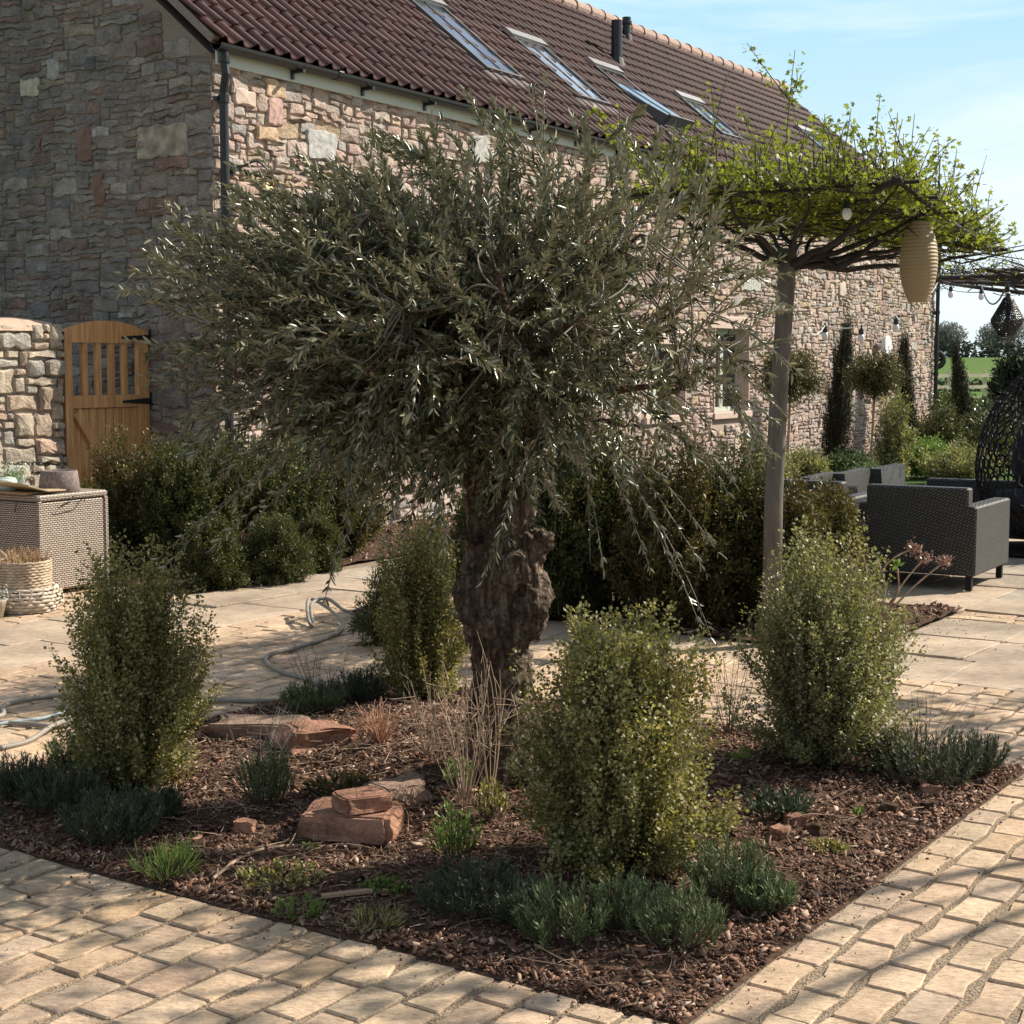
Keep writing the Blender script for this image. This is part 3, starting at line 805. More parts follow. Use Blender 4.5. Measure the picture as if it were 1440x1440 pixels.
jar, n_, l_, b_ = mat('jar_glass'); b_.inputs['Roughness'].default_value = .05; b_.inputs['Transmission Weight'].default_value = 1.0; b_.inputs['IOR'].default_value = 1.1; b_.inputs['Base Color'].default_value = (.95, .95, .9, 1)
lj = MB(); lj.lathe([(.045, .02), (.048, -.08), (.035, -.105), (.002, -.11)], (.24, -.235, -.09), 18); lj.build('glass_jar', jar, lamp, smooth=True)
# small sensor and vent on the gable
u, v, z = onU(270, 380, U0)
M['white'] = simple('white_plastic', (.75, .76, .78), .4)
sen = thing('sensor', 'small white round sensor fixed to the shaded gable', 'sensor', WB(U0, v, z), ROT_B)
b = MB(); b.tube([(-.03, 0, 0), (-.06, 0, 0), (-.10, -.06, .01), (-.105, -.062, .01)], [.02, .03, .036, .03], n=16); b.build('housing', M['white'], sen)
b = MB(); b.tube([(-.03, -.02, -.01), (-.02, -.09, -.045), (-.02, -.17, -.04), (-.02, -.24, .0)], .004, n=5); b.build('cable', M['white'], sen)
u, v, z = onU(132, 90, U0)
b = MB(); b.box(-.035, .005, -.042, .042, -.055, .055, .004)
for k in range(4): b.box(-.042, -.035, -.034, .034, -.042 + k * .024, -.030 + k * .024)
tag(b.build('wall_vent', M['lead'], None, loc=WB(U0, v, z), rz=ROT_B), 'small dark square vent high on the shaded gable', 'vent')
# round light and hose hook near the far corner
u, v, z = onV(1238, 487, V0 - .05)
b = MB(); b.tube([(0, -.02, 0), (0, -.16, 0)], [.05, .05], n=12); b.tube([(0, -.12, 0), (0, -.18, 0), (0, -.19, 0)], [.17, .175, .16], n=24)
tag(b.build('wall_light', M['white'], None, loc=WB(u, V0, z), rz=ROT_B), 'round white light on the far stone wall above the lollipop tree', 'wall light')
u = U1 + .1; d_ = AT(1317, 506, 28.9)
b = MB()
pts = [(math.cos(t) * .13, 0, math.sin(t) * .13) for t in np.linspace(0, 2 * math.pi, 25)]
b.tube(pts, .05, n=8, cap=False); b.bar((-.2, 0.05, 0), (.1, 0.05, 0), .05); b.tube([(0, -.05, 0), (0, .05, 0)], .05, n=10)
tag(b.build('hose_reel', M['black'], None, loc=d_, rz=0), 'small black reel hung at the far corner of the barn', 'reel')

# ------------------------------------------------------------------ gate and garden wall
GV = 9.28
pine = wood_mat('stained_pine', (.42, .19, .065), (.70, .37, .15), axis=(9, 9, .7), scale=4)
M['post_wood'] = wood_mat('brown_post', (.16, .085, .045), (.24, .13, .07), axis=(8, 8, 1))
uL, _, _ = onV(91, 510, GV); uR, _, _ = onV(209, 510, GV)
gate = thing('garden_gate', 'orange stained wooden gate with arched top and open bars', 'gate', WB(uR, GV), ROT_B)
W_ = uR - uL
st = .075
def arch(t): return 1.745 + .085 * (1 - (2 * t - 1) ** 2)
b = MB(); b.box(-W_, -W_ + st, 0, .05, .08, arch(0) - .003); b.box(-.11, 0, 0, .05, .08, arch(1)); b.build('stile', pine, gate)
b = MB(); top = [(-W_ + W_ * k / 14, arch(k / 14)) for k in range(15)]
b.prism([(-.0, 1.655), (-W_, 1.655)] + top, .054, axis='y', o=-.003); b.build('top_rail', pine, gate)
b = MB(); b.box(-W_ + st, -.11, .002, .05, 1.145, 1.245, .004); b.build('middle_rail', pine, gate)
gap = (W_ - st - .11) / 5
for k in range(1, 5):
    xc = -W_ + st + gap * k; b = MB(); b.box(xc - .026, xc + .026, .006, .045, 1.245, 1.655, .003); b.build('bar', pine, gate)
b = MB(); x = -W_ + st; nb = 8; bw = (W_ - st - .11) / nb
for k in range(nb): b.box(x + k * bw + .0025, x + (k + 1) * bw - .0025, .022, .045, .1, 1.143, .003)
b.build('boarding', pine, gate)
b = MB(); b.bar((-W_ + st + .03, .013, 1.12), (-.2, .013, .30), .05, .085); b.build('brace', pine, gate)
for z in (1.70, 1.19):
    b = MB(); b.prism([(-.30, z - .008), (-.30, z + .008), (-.0, z + .026), (.02, z + .026), (.02, z - .026), (.0, z - .026)], .006, axis='y', o=-.010)
    b.box(.005, .045, -.012, .0, z - .07, z + .07); b.build('hinge', M['black'], gate)
b = MB(); b.box(.012, .085, -.0, .075, -.02, 1.80, .004); b.build('post', M['post_wood'], gate)

gwall = thing('garden_wall', 'low sunlit stone garden wall with a rounded coping', 'wall', WB(uL - .03, GV), ROT_B)
WL = 3.6
b = MB(); b.box(-WL, -.03, .0, .4, -.1, 1.74); core2 = b.build('wall_core', M['mortar'], gwall)
rng = random.Random(77); b = MB()
for r in pack(rng, WL, 1.76, .06, .066, [(3, 1), (4, 1), (3, 2), (4, 2), (5, 2), (2, 1), (2, 2), (4, 1), (5, 1), (3, 3)]):
    rock_face(b, (r[0] - WL, r[1] - WL, r[2], r[3]), rng, lambda x, z, h: (x, -h, z), .018, .045, .03, 1.8, 5.5, rough=.5, lump=.55, tilt=.06)
for r in pack(rng, .44, 1.76, .06, .066, [(3, 1), (4, 2), (3, 2), (2, 1)]):
    rock_face(b, (r[0] - .03, r[1] - .03, r[2], r[3]), rng, lambda y, z, h: (h - .035, y, z), .018, .03, .02, 1.8, 5.5, rough=.5, lump=.55)
b.build('stonework', M['pier'], gwall)
b = MB(); V = []; nn = 40; mm = 10
for i in range(nn + 1):
    x = -WL + (WL + .03) * i / nn; e = min(1, (0.03 - x) / .22); e = math.sqrt(max(0, 1 - (1 - e) ** 2)) if e < 1 else 1
    for k in range(mm + 1):
        a = math.pi * k / mm; q = noise.noise(Vector((x * 5, k * .5, 1))) * .012
        V.append((x, .2 - math.cos(a) * .235, 1.735 + (math.sin(a) * .10 + q) * (.25 + .75 * e)))
b.add(V, [(i * (mm + 1) + k, (i + 1) * (mm + 1) + k, (i + 1) * (mm + 1) + k + 1, i * (mm + 1) + k + 1) for i in range(nn) for k in range(mm)])
b.build('coping', simple('pink_mortar_coping', (.52, .36, .27), .9, bump=.5, scale=25, var=.15), gwall, smooth=True)
#==PART3==
# ------------------------------------------------------------------ plants
def unit(a): return a / np.maximum(1e-9, np.linalg.norm(a, axis=-1, keepdims=True))
def leaves(name, P, D, Nn, L, W, m, parent, fold=.12, curl=.06, quad=False, a=.33, b=.72, wb=.75):
    P, D, Nn = np.asarray(P, float), unit(np.asarray(D, float)), np.asarray(Nn, float)
    n = len(P); L = np.broadcast_to(L, (n,))[:, None]; W = np.broadcast_to(W, (n,))[:, None]
    S = unit(np.cross(D, Nn)); U = np.cross(S, D)
    tip = P + D * L - U * curl * L
    if quad:
        l = P + D * L * .5 + S * W * .5 + U * fold * W; r = P + D * L * .5 - S * W * .5 + U * fold * W
        V = np.stack([P, l, tip, r], 1); Q = np.array([[0, 1, 2, 3]])
    else:
        l1 = P + D * L * a + S * W * .5 + U * fold * W; l2 = P + D * L * b + S * W * .5 * wb + U * (fold * W - curl * .5 * L)
        r1 = P + D * L * a - S * W * .5 + U * fold * W; r2 = P + D * L * b - S * W * .5 * wb + U * (fold * W - curl * .5 * L)
        V = np.stack([P, l1, l2, tip, r2, r1], 1); Q = np.array([[0, 1, 2, 3], [0, 3, 4, 5]])
    k = V.shape[1]
    F = (Q[None] + (np.arange(n) * k)[:, None, None]).reshape(-1, 4)
    return fast_mesh(name, V.reshape(-1, 3), F, m, parent)
def tubes_np(name, paths, radii, m, parent, n=3):
    """paths (k, m, 3), radii (k, m): many thin stems in one mesh"""
    paths = np.asarray(paths); k, mm, _ = paths.shape
    T = np.gradient(paths, axis=1); T = unit(T)
    ref = np.where(np.abs(T[..., 2:3]) < .9, np.array((0, 0, 1.0)), np.array((1.0, 0, 0)))
    A = unit(np.cross(T, ref)); B = np.cross(T, A)
    ang = np.arange(n) * 2 * np.pi / n
    V = paths[:, :, None, :] + radii[:, :, None, None] * (A[:, :, None, :] * np.cos(ang)[None, None, :, None] + B[:, :, None, :] * np.sin(ang)[None, None, :, None])
    Q = []
    for i in range(mm - 1):
        for j in range(n):
            j2 = (j + 1) % n; Q.append((i * n + j, i * n + j2, (i + 1) * n + j2, (i + 1) * n + j))
    Q = np.array(Q); F = (Q[None] + (np.arange(k) * mm * n)[:, None, None]).reshape(-1, 4)
    return fast_mesh(name, V.reshape(-1, 3), F, m, parent, smooth=True)
def bez(A, B, C, m):
    t = np.linspace(0, 1, m)[None, :, None]
    return A[:, None] * (1 - t) ** 2 + 2 * B[:, None] * t * (1 - t) + C[:, None] * t ** 2

M['twig'] = simple('twig_bark', (.10, .07, .05), .8, var=.3, scale=30)
M['twig_dark'] = simple('dark_twig', (.04, .032, .028), .8, var=.3, scale=30)
M['dry'] = simple('dry_stem', (.40, .29, .20), .85, var=.2, scale=30)
M['shrub_a'] = leaf_mat('small_round_leaf', [(.10, .11, .030), (.17, .17, .05), (.34, .31, .13), (.12, .13, .035), (.60, .54, .32), (.20, .195, .065)], under=(.32, .30, .15), trans=.33, tcol=(1.3, 1.3, .5))
M['shrub_b'] = leaf_mat('small_grey_leaf', [(.14, .16, .06), (.20, .22, .09), (.30, .30, .14), (.15, .17, .06), (.42, .39, .24), (.22, .23, .10)], under=(.28, .27, .17), trans=.3, tcol=(1.3, 1.3, .6))
M['yew'] = leaf_mat('dark_evergreen_leaf', [(.032, .052, .016), (.06, .082, .025), (.10, .11, .034), (.045, .065, .02), (.16, .14, .06)], trans=.25, tcol=(1.4, 1.3, .5), rough=.5)
M['brown_shrub'] = leaf_mat('bronze_evergreen_leaf', [(.05, .06, .018), (.09, .085, .026), (.15, .11, .04), (.06, .072, .02), (.20, .15, .065)], trans=.25, tcol=(1.3, 1.2, .5), rough=.5)
M['lav'] = leaf_mat('lavender_leaf', [(.09, .13, .05), (.14, .19, .07), (.20, .24, .12), (.10, .15, .05), (.17, .23, .09)], trans=.2, rough=.6)
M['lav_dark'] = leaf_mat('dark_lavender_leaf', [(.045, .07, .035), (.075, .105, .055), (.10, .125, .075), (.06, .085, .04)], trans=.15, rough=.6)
M['fresh'] = leaf_mat('fresh_green_leaf', [(.12, .22, .03), (.18, .30, .05), (.24, .32, .08), (.14, .24, .05)], trans=.35, rough=.5)
M['cyp'] = leaf_mat('cypress_scale', [(.020, .034, .014), (.035, .052, .02), (.05, .06, .025)], trans=.1, rough=.6)
M['topi'] = leaf_mat('clipped_ball_leaf', [(.06, .08, .02), (.10, .11, .03), (.14, .13, .045), (.18, .12, .06)], trans=.3, rough=.5)
M['olive'] = leaf_mat('olive_leaf', [(.028, .034, .011), (.045, .052, .016), (.030, .038, .012), (.10, .10, .032), (.035, .042, .013), (.30, .285, .15), (.032, .040, .013), (.17, .165, .065), (.05, .056, .018), (.50, .48, .34)], under=(.35, .34, .25), trans=.06, rough=.32, spec=.6, tcol=(1.6, 1.6, .7))  # bright and dark entries paint sun glints and crown shade into the leaf colour
M['plane'] = leaf_mat('plane_leaf', [(.12, .16, .03), (.18, .22, .042), (.26, .28, .065), (.14, .18, .032)], trans=.45, rough=.45, tcol=(1.5, 1.5, .6))

def shrub(name, label, cat, base, rx, h, m, seed, n_tw=260, per=70, L=.016, W=.012, group=None, ry=None, zlow=.06, jit=.02, prof=None, stem_m=None, lean=(0, 0), droop=0.0, quad=False, spike=.12, lumpy=.10):
    rs = np.random.RandomState(seed); ry = ry or rx
    root = thing(name, label, cat, base, 0, group)
    z = rs.uniform(zlow, 1, n_tw) ** .85
    pr = (lambda z: np.sqrt(np.clip(1 - ((z - .48) / .56) ** 2, 0, 1)) * (.85 + .15 * z)) if prof is None else prof
    rad = pr(z) * np.sqrt(rs.uniform(.04, 1, n_tw)) * (1 + rs.normal(0, .07, n_tw)); a = rs.uniform(0, 2 * np.pi, n_tw)
    rad = rad * (1 + lumpy * (np.sin(a * 3 + z * 7 + seed) + np.sin(a * 5 - z * 11 + seed * 2) * .7 + np.sin(z * 19 + a * 2 + seed * 3) * .5))
    end = np.stack([np.cos(a) * rad * rx + lean[0] * z, np.sin(a) * rad * ry + lean[1] * z, z * h * (1 + rs.uniform(0, spike, n_tw))], 1)
    st = np.stack([end[:, 0] * .15 + rs.normal(0, .02, n_tw), end[:, 1] * .15 + rs.normal(0, .02, n_tw), np.maximum(-.01, end[:, 2] * rs.uniform(-.1, .75, n_tw))], 1)
    mid = (st + end) * .5 + np.stack([end[:, 0] * .25, end[:, 1] * .25, -.02 * h + 0 * z], 1)
    end[:, 2] -= droop * rad * rad
    path = bez(st, mid, end, 7)
    radii = np.linspace(.0026, .0007, 7)[None].repeat(n_tw, 0) * (.6 + h) * (.6 if n_tw > 450 else 1)
    tubes_np('stems', path, radii, stem_m or M['twig'], root)
    t = rs.uniform(.22, 1.03, (n_tw, per)); A, B, C = st[:, None], mid[:, None], end[:, None]; tt = t[..., None]
    P = A * (1 - tt) ** 2 + 2 * B * tt * (1 - tt) + C * tt ** 2
    T = unit((B - A) * (1 - tt) + (C - B) * tt)
    off = unit(rs.normal(0, 1, P.shape)); P = P + off * rs.uniform(0, jit, t.shape)[..., None] * (1.3 if L < .02 else 1)
    D = T * .5 + off * .8 + rs.normal(0, .3, P.shape); Nn = rs.normal(0, .6, P.shape) + np.array((0, 0, 1.0))
    P, D, Nn = P.reshape(-1, 3), D.reshape(-1, 3), Nn.reshape(-1, 3); P[:, 2] = np.maximum(P[:, 2], .006)
    k = len(P); sc = rs.uniform(.65, 1.2, k)
    leaves('foliage', P, D, Nn, L * sc, W * sc, m, root, quad=quad, a=.38, b=.7, wb=.8)
    return root

def g3(x, y, z=0): p = G(x, y, z); return (p[0], p[1], z)
def bedz(x, y):
    p = G(x, y); return soil_h(p.dot(UP), p.dot(VP), 1)

# four small-leaved shrubs round the olive
gS = 'small leaved shrubs round the olive'
def base_at(x, y):
    z = bedz(x, y); p = G(x, y, z); return (p[0], p[1], z - .005)
SP = dict(L=.0135, W=.0115, group=gS, quad=True, lumpy=.16)
shrub('evergreen_shrub', 'broad yellow green shrub at the front right of the olive trunk', 'shrub', base_at(872, 1222), .30, .70, M['shrub_a'], 1, n_tw=640, per=125, prof=lambda z: np.clip(1 - np.abs((z - .46) / .60) ** 2.6, 0, 1) ** .5, spike=.16, **SP)
shrub('evergreen_shrub', 'narrow tapering shrub at the far left end of the bed, yellow at its foot', 'shrub', base_at(192, 1108), .26, .76, M['shrub_a'], 2, n_tw=580, per=105, prof=lambda z: np.clip(1 - np.abs((z - .50) / .58) ** 2.6, 0, 1) ** .5, spike=.18, **SP)
shrub('evergreen_shrub', 'tall loose grey green shrub at the right rear of the bed', 'shrub', base_at(1155, 1072), .33, .70, M['shrub_b'], 3, n_tw=600, per=88, prof=lambda z: np.clip(1 - np.abs((z - .36) / .68) ** 2.3, 0, 1) ** .5, spike=.36, **SP)
shrub('evergreen_shrub', 'dark shrub standing behind and left of the olive trunk', 'shrub', base_at(592, 985), .24, .70, M['shrub_a'], 4, n_tw=480, per=90, spike=.25, **SP)

# ------------------------------------------------------------------ the olive
olive = thing('olive_tree', 'old gnarled olive tree with a wide silvery crown in the middle of the bed', 'tree', base_at(702, 1068))
ob = Vector(olive.location)
YO = ob.y
def O(x, y, dy=0.0):                 # photo position at the depth of the olive, in the tree's own frame
    p = AT(x, y, YO + dy); return Vector((p[0], p[1], p[2])) - ob
def olive_bark():
    m, n, l, b = mat('olive_bark')
    tc = n.new('ShaderNodeTexCoord'); mp = n.new('ShaderNodeMapping'); mp.inputs['Scale'].default_value = (1.5, 1.5, .22)
    l.new(tc.outputs['Object'], mp.inputs['Vector'])
    n1 = n.new('ShaderNodeTexNoise'); n1.inputs['Scale'].default_value = 26; n1.inputs['Detail'].default_value = 9; n1.inputs['Roughness'].default_value = .7; n1.inputs['Distortion'].default_value = .8
    v = n.new('ShaderNodeTexVoronoi'); v.inputs['Scale'].default_value = 42; v.feature = 'F1'
    l.new(mp.outputs['Vector'], n1.inputs['Vector']); l.new(tc.outputs['Object'], v.inputs['Vector'])
    r = ramp(n, [(.36, (.030, .019, .013)), (.5, (.14, .09, .062)), (.64, (.40, .30, .22))]); l.new(n1.outputs['Fac'], r.inputs['Fac'])
    l.new(r.outputs['Color'], b.inputs['Base Color']); b.inputs['Roughness'].default_value = .9
    ad = n.new('ShaderNodeMath'); ad.operation = 'ADD'; l.new(n1.outputs['Fac'], ad.inputs[0]); l.new(v.outputs['Distance'], ad.inputs[1])
    bp = n.new('ShaderNodeBump'); bp.inputs['Strength'].default_value = 1.0; bp.inputs['Distance'].default_value = .045
    l.new(ad.outputs[0], bp.inputs['Height']); l.new(bp.outputs['Normal'], b.inputs['Normal'])
    return m
M['olive_bark'] = olive_bark()
tr = MB()
cen = [(700, 1100), (702, 1050), (706, 990), (706, 930), (700, 880), (698, 830), (706, 780), (716, 735), (728, 690), (733, 655), (735, 620), (730, 585)]
rads = [.165, .128, .106, .096, .104, .112, .10, .088, .075, .066, .055, .045]
tr.tube([O(x, y, .02) for x, y in cen], rads, n=20)
tr.tube([O(690, 880), O(682, 800, .03), O(690, 740, .06), O(680, 690, .06), O(660, 640, .05), O(640, 600)], [.085, .092, .075, .062, .052, .042], n=14)
tr.tube([O(733, 900), O(742, 830, .0), O(738, 780), O(722, 720, -.02)], [.07, .085, .06, .05], n=12)
def blob(x, y, dy, r, sx=1, sy=1, sz=1, seed=0):
    import bmesh
    bm = bmesh.new(); bmesh.ops.create_icosphere(bm, subdivisions=3, radius=1)
    c = O(x, y, dy); vs = []
    for v in bm.verts:
        q = 1 + .22 * noise.noise(v.co * 1.7 + Vector((seed, 0, 0))) + .1 * noise.noise(v.co * 4 + Vector((0, seed, 0)))
        vs.append((c.x + v.co.x * r * sx * q, c.y + v.co.y * r * sy * q, c.z + v.co.z * r * sz * q))
    tr.add(vs, [tuple(v.index for v in f.verts) for f in bm.faces]); bm.free()
blob(744, 850, -.05, .056, 1, 1, 1.15, 1)      # the pale burr on the right
blob(738, 812, -.01, .05, 1, 1, 1.2, 2); blob(668, 842, -.03, .082, 1, 1, 1.1, 3)
blob(676, 788, .0, .065, 1, 1, 1.2, 4); blob(748, 768, .03, .034, .9, .9, 1.8, 5); blob(722, 800, -.06, .06, 1, 1, 1.3, 6)
blob(690, 870, -.06, .06, 1, 1, 1.2, 7); blob(720, 890, -.05, .05, 1, 1, 1.4, 8)
tr.tube([O(672, 780, -.02), O(650, 752, -.05)], [.035, .028], n=10); tr.tube([O(748, 790, 0), O(768, 752, -.03)], [.04, .026], n=10)
for (x, y, r) in ((665, 1090, .07), (738, 1085, .07), (700, 1100, .085), (722, 1098, .07)): blob(x, y, -.05, r, 1.1, 1.2, .8, x)
trunk = tr.build('trunk', M['olive_bark'], olive, smooth=True)
md = trunk.modifiers.new('merge', 'REMESH'); md.mode = 'VOXEL'; md.voxel_size = .009; md.use_smooth_shade = True
tx = bpy.data.textures.new('bark_ridges', 'CLOUDS'); tx.noise_scale = .032; tx.noise_depth = 5
tx2 = bpy.data.textures.new('bark_lumps', 'CLOUDS'); tx2.noise_scale = .14; tx2.noise_depth = 1
d2 = trunk.modifiers.new('lumps', 'DISPLACE'); d2.texture = tx2; d2.strength = .045; d2.mid_level = .5
dm = trunk.modifiers.new('ridges', 'DISPLACE'); dm.texture = tx; dm.strength = .05; dm.mid_level = .5

rs = np.random.RandomState(42)
# limbs
tips = [(330, 430, -.3), (420, 330, .2), (520, 300, -.5), (620, 260, .3), (720, 230, -.2), (800, 260, .4), (900, 330, -.2), (980, 420, .2), (960, 540, -.3),
        (300, 520, .2), (380, 600, -.4), (560, 400, -.75), (700, 380, -.8), (830, 430, -.7), (640, 350, .7), (480, 470, .75), (850, 500, .7), (740, 480, .85), (500, 620, -.3), (880, 600, .1)]
fork = [O(735, 620, .02), O(660, 640, .05), O(730, 585, .02)]
limbs = []
limb = MB()
for i, (x, y, dy) in enumerate(tips):
    a = fork[i % 3] if x > 650 else fork[1]; c = O(x, y, dy); m_ = (a + c) / 2 + Vector((rs.normal(0, .06), rs.normal(0, .06), .10 + rs.normal(0, .05)))
    pts = [a * (1 - t) ** 2 + m_ * 2 * t * (1 - t) + c * t ** 2 for t in np.linspace(0, 1, 9)]
    limb.tube(pts, list(np.linspace(.030, .006, 9)), n=7); limbs.append(np.array([tuple(p) for p in pts]))
limb.build('limb', M['olive_bark'], olive, smooth=True)
LP = np.concatenate([l[2:] for l in limbs])

def olive_shoots(n, cen, rad, lo, hi, seed, up=.35, drop=.0, inner=0.0, flat=.9):
    rs = np.random.RandomState(seed)
    d = unit(rs.normal(0, 1, (n, 3))); d[:, 2] *= flat
    rr = (inner + (1 - inner) * rs.uniform(0, 1, n) ** .45)[:, None]
    S = np.array(cen) + d * np.array(rad) * rr
    dirn = unit(d * .8 + np.array((-.28, 0, up)) + rs.normal(0, .36, (n, 3)))
    keepS = (S[:, 0] < cen[0] + .38) | (rs.uniform(0, 1, n) < .38) | (S[:, 2] > cen[2] + .12)
    lx, lz = S[:, 0] - cO[0], S[:, 2] - cO[2]
    keepS &= ~((lx < -.42) & (lz > .27 - .10 * (lx < -.62)) & (rs.uniform(0, 1, n) < .85)) & ~((lx < -.50) & (lz < .02) & (rs.uniform(0, 1, n) < .3))
    S, d, dirn = S[keepS], d[keepS], dirn[keepS]; n = len(S)
    L = rs.uniform(lo, hi, n)[:, None]
    E = S + dirn * L; Mi = (S + E) / 2 + (np.array((0, 0, .20)) * rs.uniform(.1, 1, (n, 1)) + rs.normal(0, .10, (n, 3))) * L
    E[:, 2] -= drop * L[:, 0] * rs.uniform(.1, 1, n)
    return S, Mi, E
cO = np.array(tuple(O(655, 455))); 
sets = [olive_shoots(980, cO + (0, 0, -.02), (.95, .80, .42), .20, .36, 1, up=.32, drop=.08),
        olive_shoots(760, cO + (0, 0, .0), (.60, .55, .34), .2, .34, 2, up=.1, drop=.15),
        olive_shoots(120, cO + (-.22, 0, -.20), (.70, .70, .14), .2, .34, 3, up=-.1, drop=.15),
        olive_shoots(60, cO + (.50, 0, -.20), (.46, .55, .14), .2, .36, 5, up=-.1, drop=.35),
        olive_shoots(90, cO + (.02, -.1, -.36), (.42, .45, .10), .16, .30, 9, up=-.3, drop=.2),
        olive_shoots(70, cO + (-.40, 0, .16), (.45, .5, .2), .18, .3, 7, up=.6)]
# the long shoots that stand out of the crown, from the photo
long_ = [((330, 345), (232, 285), -.3), ((340, 430), (198, 400), -.35), ((380, 350), (290, 300), 0), ((760, 250), (650, 128), -.2), ((770, 300), (765, 112), -.3), ((790, 260), (720, 150), 0),
         ((860, 260), (880, 175), -.1), ((940, 260), (955, 185), .1), ((560, 270), (440, 235), -.3), ((650, 240), (565, 205), -.2), ((520, 290), (470, 225), 0), ((700, 230), (705, 160), .2),
         ((960, 480), (1100, 580), -.2), ((990, 540), (1085, 640), -.1), ((930, 600), (1040, 690), -.2), ((900, 640), (1005, 770), -.25), ((880, 660), (945, 800), -.3), ((820, 620), (830, 790), -.3),
         ((740, 640), (690, 815), -.45), ((570, 640), (530, 730), -.4), ((430, 620), (350, 700), -.3), ((470, 640), (330, 760), -.3), ((520, 660), (460, 830), -.2), ((330, 480), (250, 500), -.2),
         ((360, 560), (270, 580), .1), ((1000, 440), (1110, 520), -.3), ((990, 360), (1010, 300), .2), ((600, 520), (610, 570), -.9), ((640, 480), (700, 520), -.95), ((460, 470), (380, 480), -.9),
         ((905, 700), (985, 880), -.3), ((560, 600), (480, 700), -.5), ((400, 640), (240, 790), -.1), ((350, 620), (300, 690), 0), ((850, 200), (905, 150), 0), ((830, 240), (820, 165), .1), ((910, 250), (925, 190), 0), ((680, 260), (625, 175), .1), ((620, 260), (540, 195), 0), ((500, 270), (420, 215), .1), ((400, 330), (330, 265), .1), ((420, 300), (350, 235), -.2), ((350, 380), (250, 330), .1), ((340, 400), (215, 345), 0), ((740, 240), (690, 140), .1), ((590, 250), (520, 180), -.1), ((980, 320), (1000, 250), 0), ((600, 230), (590, 190), -.3),
         ((480, 640), (440, 740), 0), ((560, 680), (500, 760), .1), ((610, 660), (570, 750), -.2)]
for rep in range(2):
    Ss = []; Mm = []; Ee = []
    for (a, b, dy) in long_:
        j = rs.normal(0, 14 if rep else 0, 4); A = np.array(tuple(O(a[0] + j[0], a[1] + j[1], dy))); B = np.array(tuple(O(b[0] + j[2] * 1.3, b[1] + abs(j[3]) * 1.3, dy - .05 + rep * .06)))
        Ss.append(A); Ee.append(B); Mm.append((A + B) / 2 + np.array((0, 0, .05 if b[1] > a[1] else .0)) + rs.normal(0, .015, 3))
    sets.append((np.array(Ss), np.array(Mm), np.array(Ee)))
P_, D_, N_, PT, PR = [], [], [], [], []
for S, Mi, E in sets:
    ln = np.linalg.norm(E - S, axis=1); m_ = 34 if len(S) > 60 else 30
    t = np.linspace(.08, 1.0, m_)[None, :, None] + rs.uniform(-.05, .05, (len(S), m_, 1))
    A, B, C = S[:, None], Mi[:, None], E[:, None]
    P = A * (1 - t) ** 2 + 2 * B * t * (1 - t) + C * t ** 2; T = unit((B - A) * (1 - t) + (C - B) * t)
    side = unit(np.cross(T, np.array((0, 0, 1.0)) + 0 * T)); upv = np.cross(side, T)
    ph = (np.arange(m_) % 2)[None, :, None] * (np.pi / 2) + rs.uniform(-.4, .4, (len(S), m_, 1)) + rs.uniform(0, 3, (len(S), 1, 1))
    w = side * np.cos(ph) + upv * np.sin(ph)
    for sg_ in (1, -1):
        keep = rs.uniform(0, 1, (len(S), m_)) < rs.uniform(.55, .95, (len(S), 1)) * np.where(E[:, 2:3] >= S[:, 2:3] - .15, 1.0, 1.0 if len(S) > 60 else .62)
        d = T * rs.uniform(.8, 1.5, ph.shape) + w * sg_ * .75 + rs.normal(0, .16, P.shape)
        P_.append(P[keep]); D_.append(d[keep]); N_.append((np.cross(d, np.cross(w, T)) * 0 + np.cross(np.cross(T, w), d) * 0 + T * .5 + upv * .6 + rs.normal(0, .35, P.shape))[keep])
    PT.append(bez(S, Mi, E, 7)); PR.append(np.linspace(.0026, .0010, 7)[None].repeat(len(S), 0))
    if len(S) > 60:                  # join every shoot to its nearest limb
        idx = np.argmin(((S[:, None] - LP[None]) ** 2).sum(-1), 1); Q = LP[idx]
        PT.append(bez(Q, (Q + S) / 2 + rs.normal(0, .03, S.shape), S, 7)); PR.append(np.linspace(.0042, .0024, 7)[None].repeat(len(S), 0))
P_, D_, N_ = map(np.concatenate, (P_, D_, N_)); k = len(P_); sc = rs.uniform(.55, 1.15, k)
leaves('crown', P_, D_, N_, .039 * sc, .0098 * sc ** .6, M['olive'], olive, fold=.18, curl=.10)
tubes_np('branches', np.concatenate(PT), np.concatenate(PR), simple('olive_twig', (.17, .145, .11), .7, var=.2, scale=20), olive, n=4)

# ------------------------------------------------------------------ the roof-trained plane tree with its frame
YT = 8.4
tb = G(1084, 905); tb = np.array((tb[0], tb[1], 0))
YT = tb[1]
plane = thing('parasol_tree', 'roof trained tree in young leaf with a smooth grey trunk beside the sofas', 'tree', tb, 0, 'roof trained parasol trees')
tbv = Vector(tuple(tb))
def T3(x, y, Y=YT): p = AT(x, y, Y); return Vector(tuple(p)) - tbv
bark2 = wood_mat('grey_bark', (.075, .068, .06), (.15, .135, .115), axis=(6, 6, 1.2), rough=.85, scale=4)
b = MB(); b.tube([T3(1084, 930), T3(1088, 700), T3(1095, 560), T3(1101, 470), T3(1106, 390), T3(1108, 350)], [.054, .050, .048, .046, .048, .056], n=16)
for (z, a) in ((.5, 1), (1.2, 2.6), (1.6, 4)): b.tube([(math.cos(a) * .045 + .02 * z, math.sin(a) * .045, z), (math.cos(a) * .07 + .02 * z, math.sin(a) * .07, z + .01)], .012, n=8)
b.build('trunk', bark2, plane, smooth=True)
M['dark_wood'] = simple('weathered_cane', (.022, .018, .016), .85, var=.4, scale=20, bump=.3)
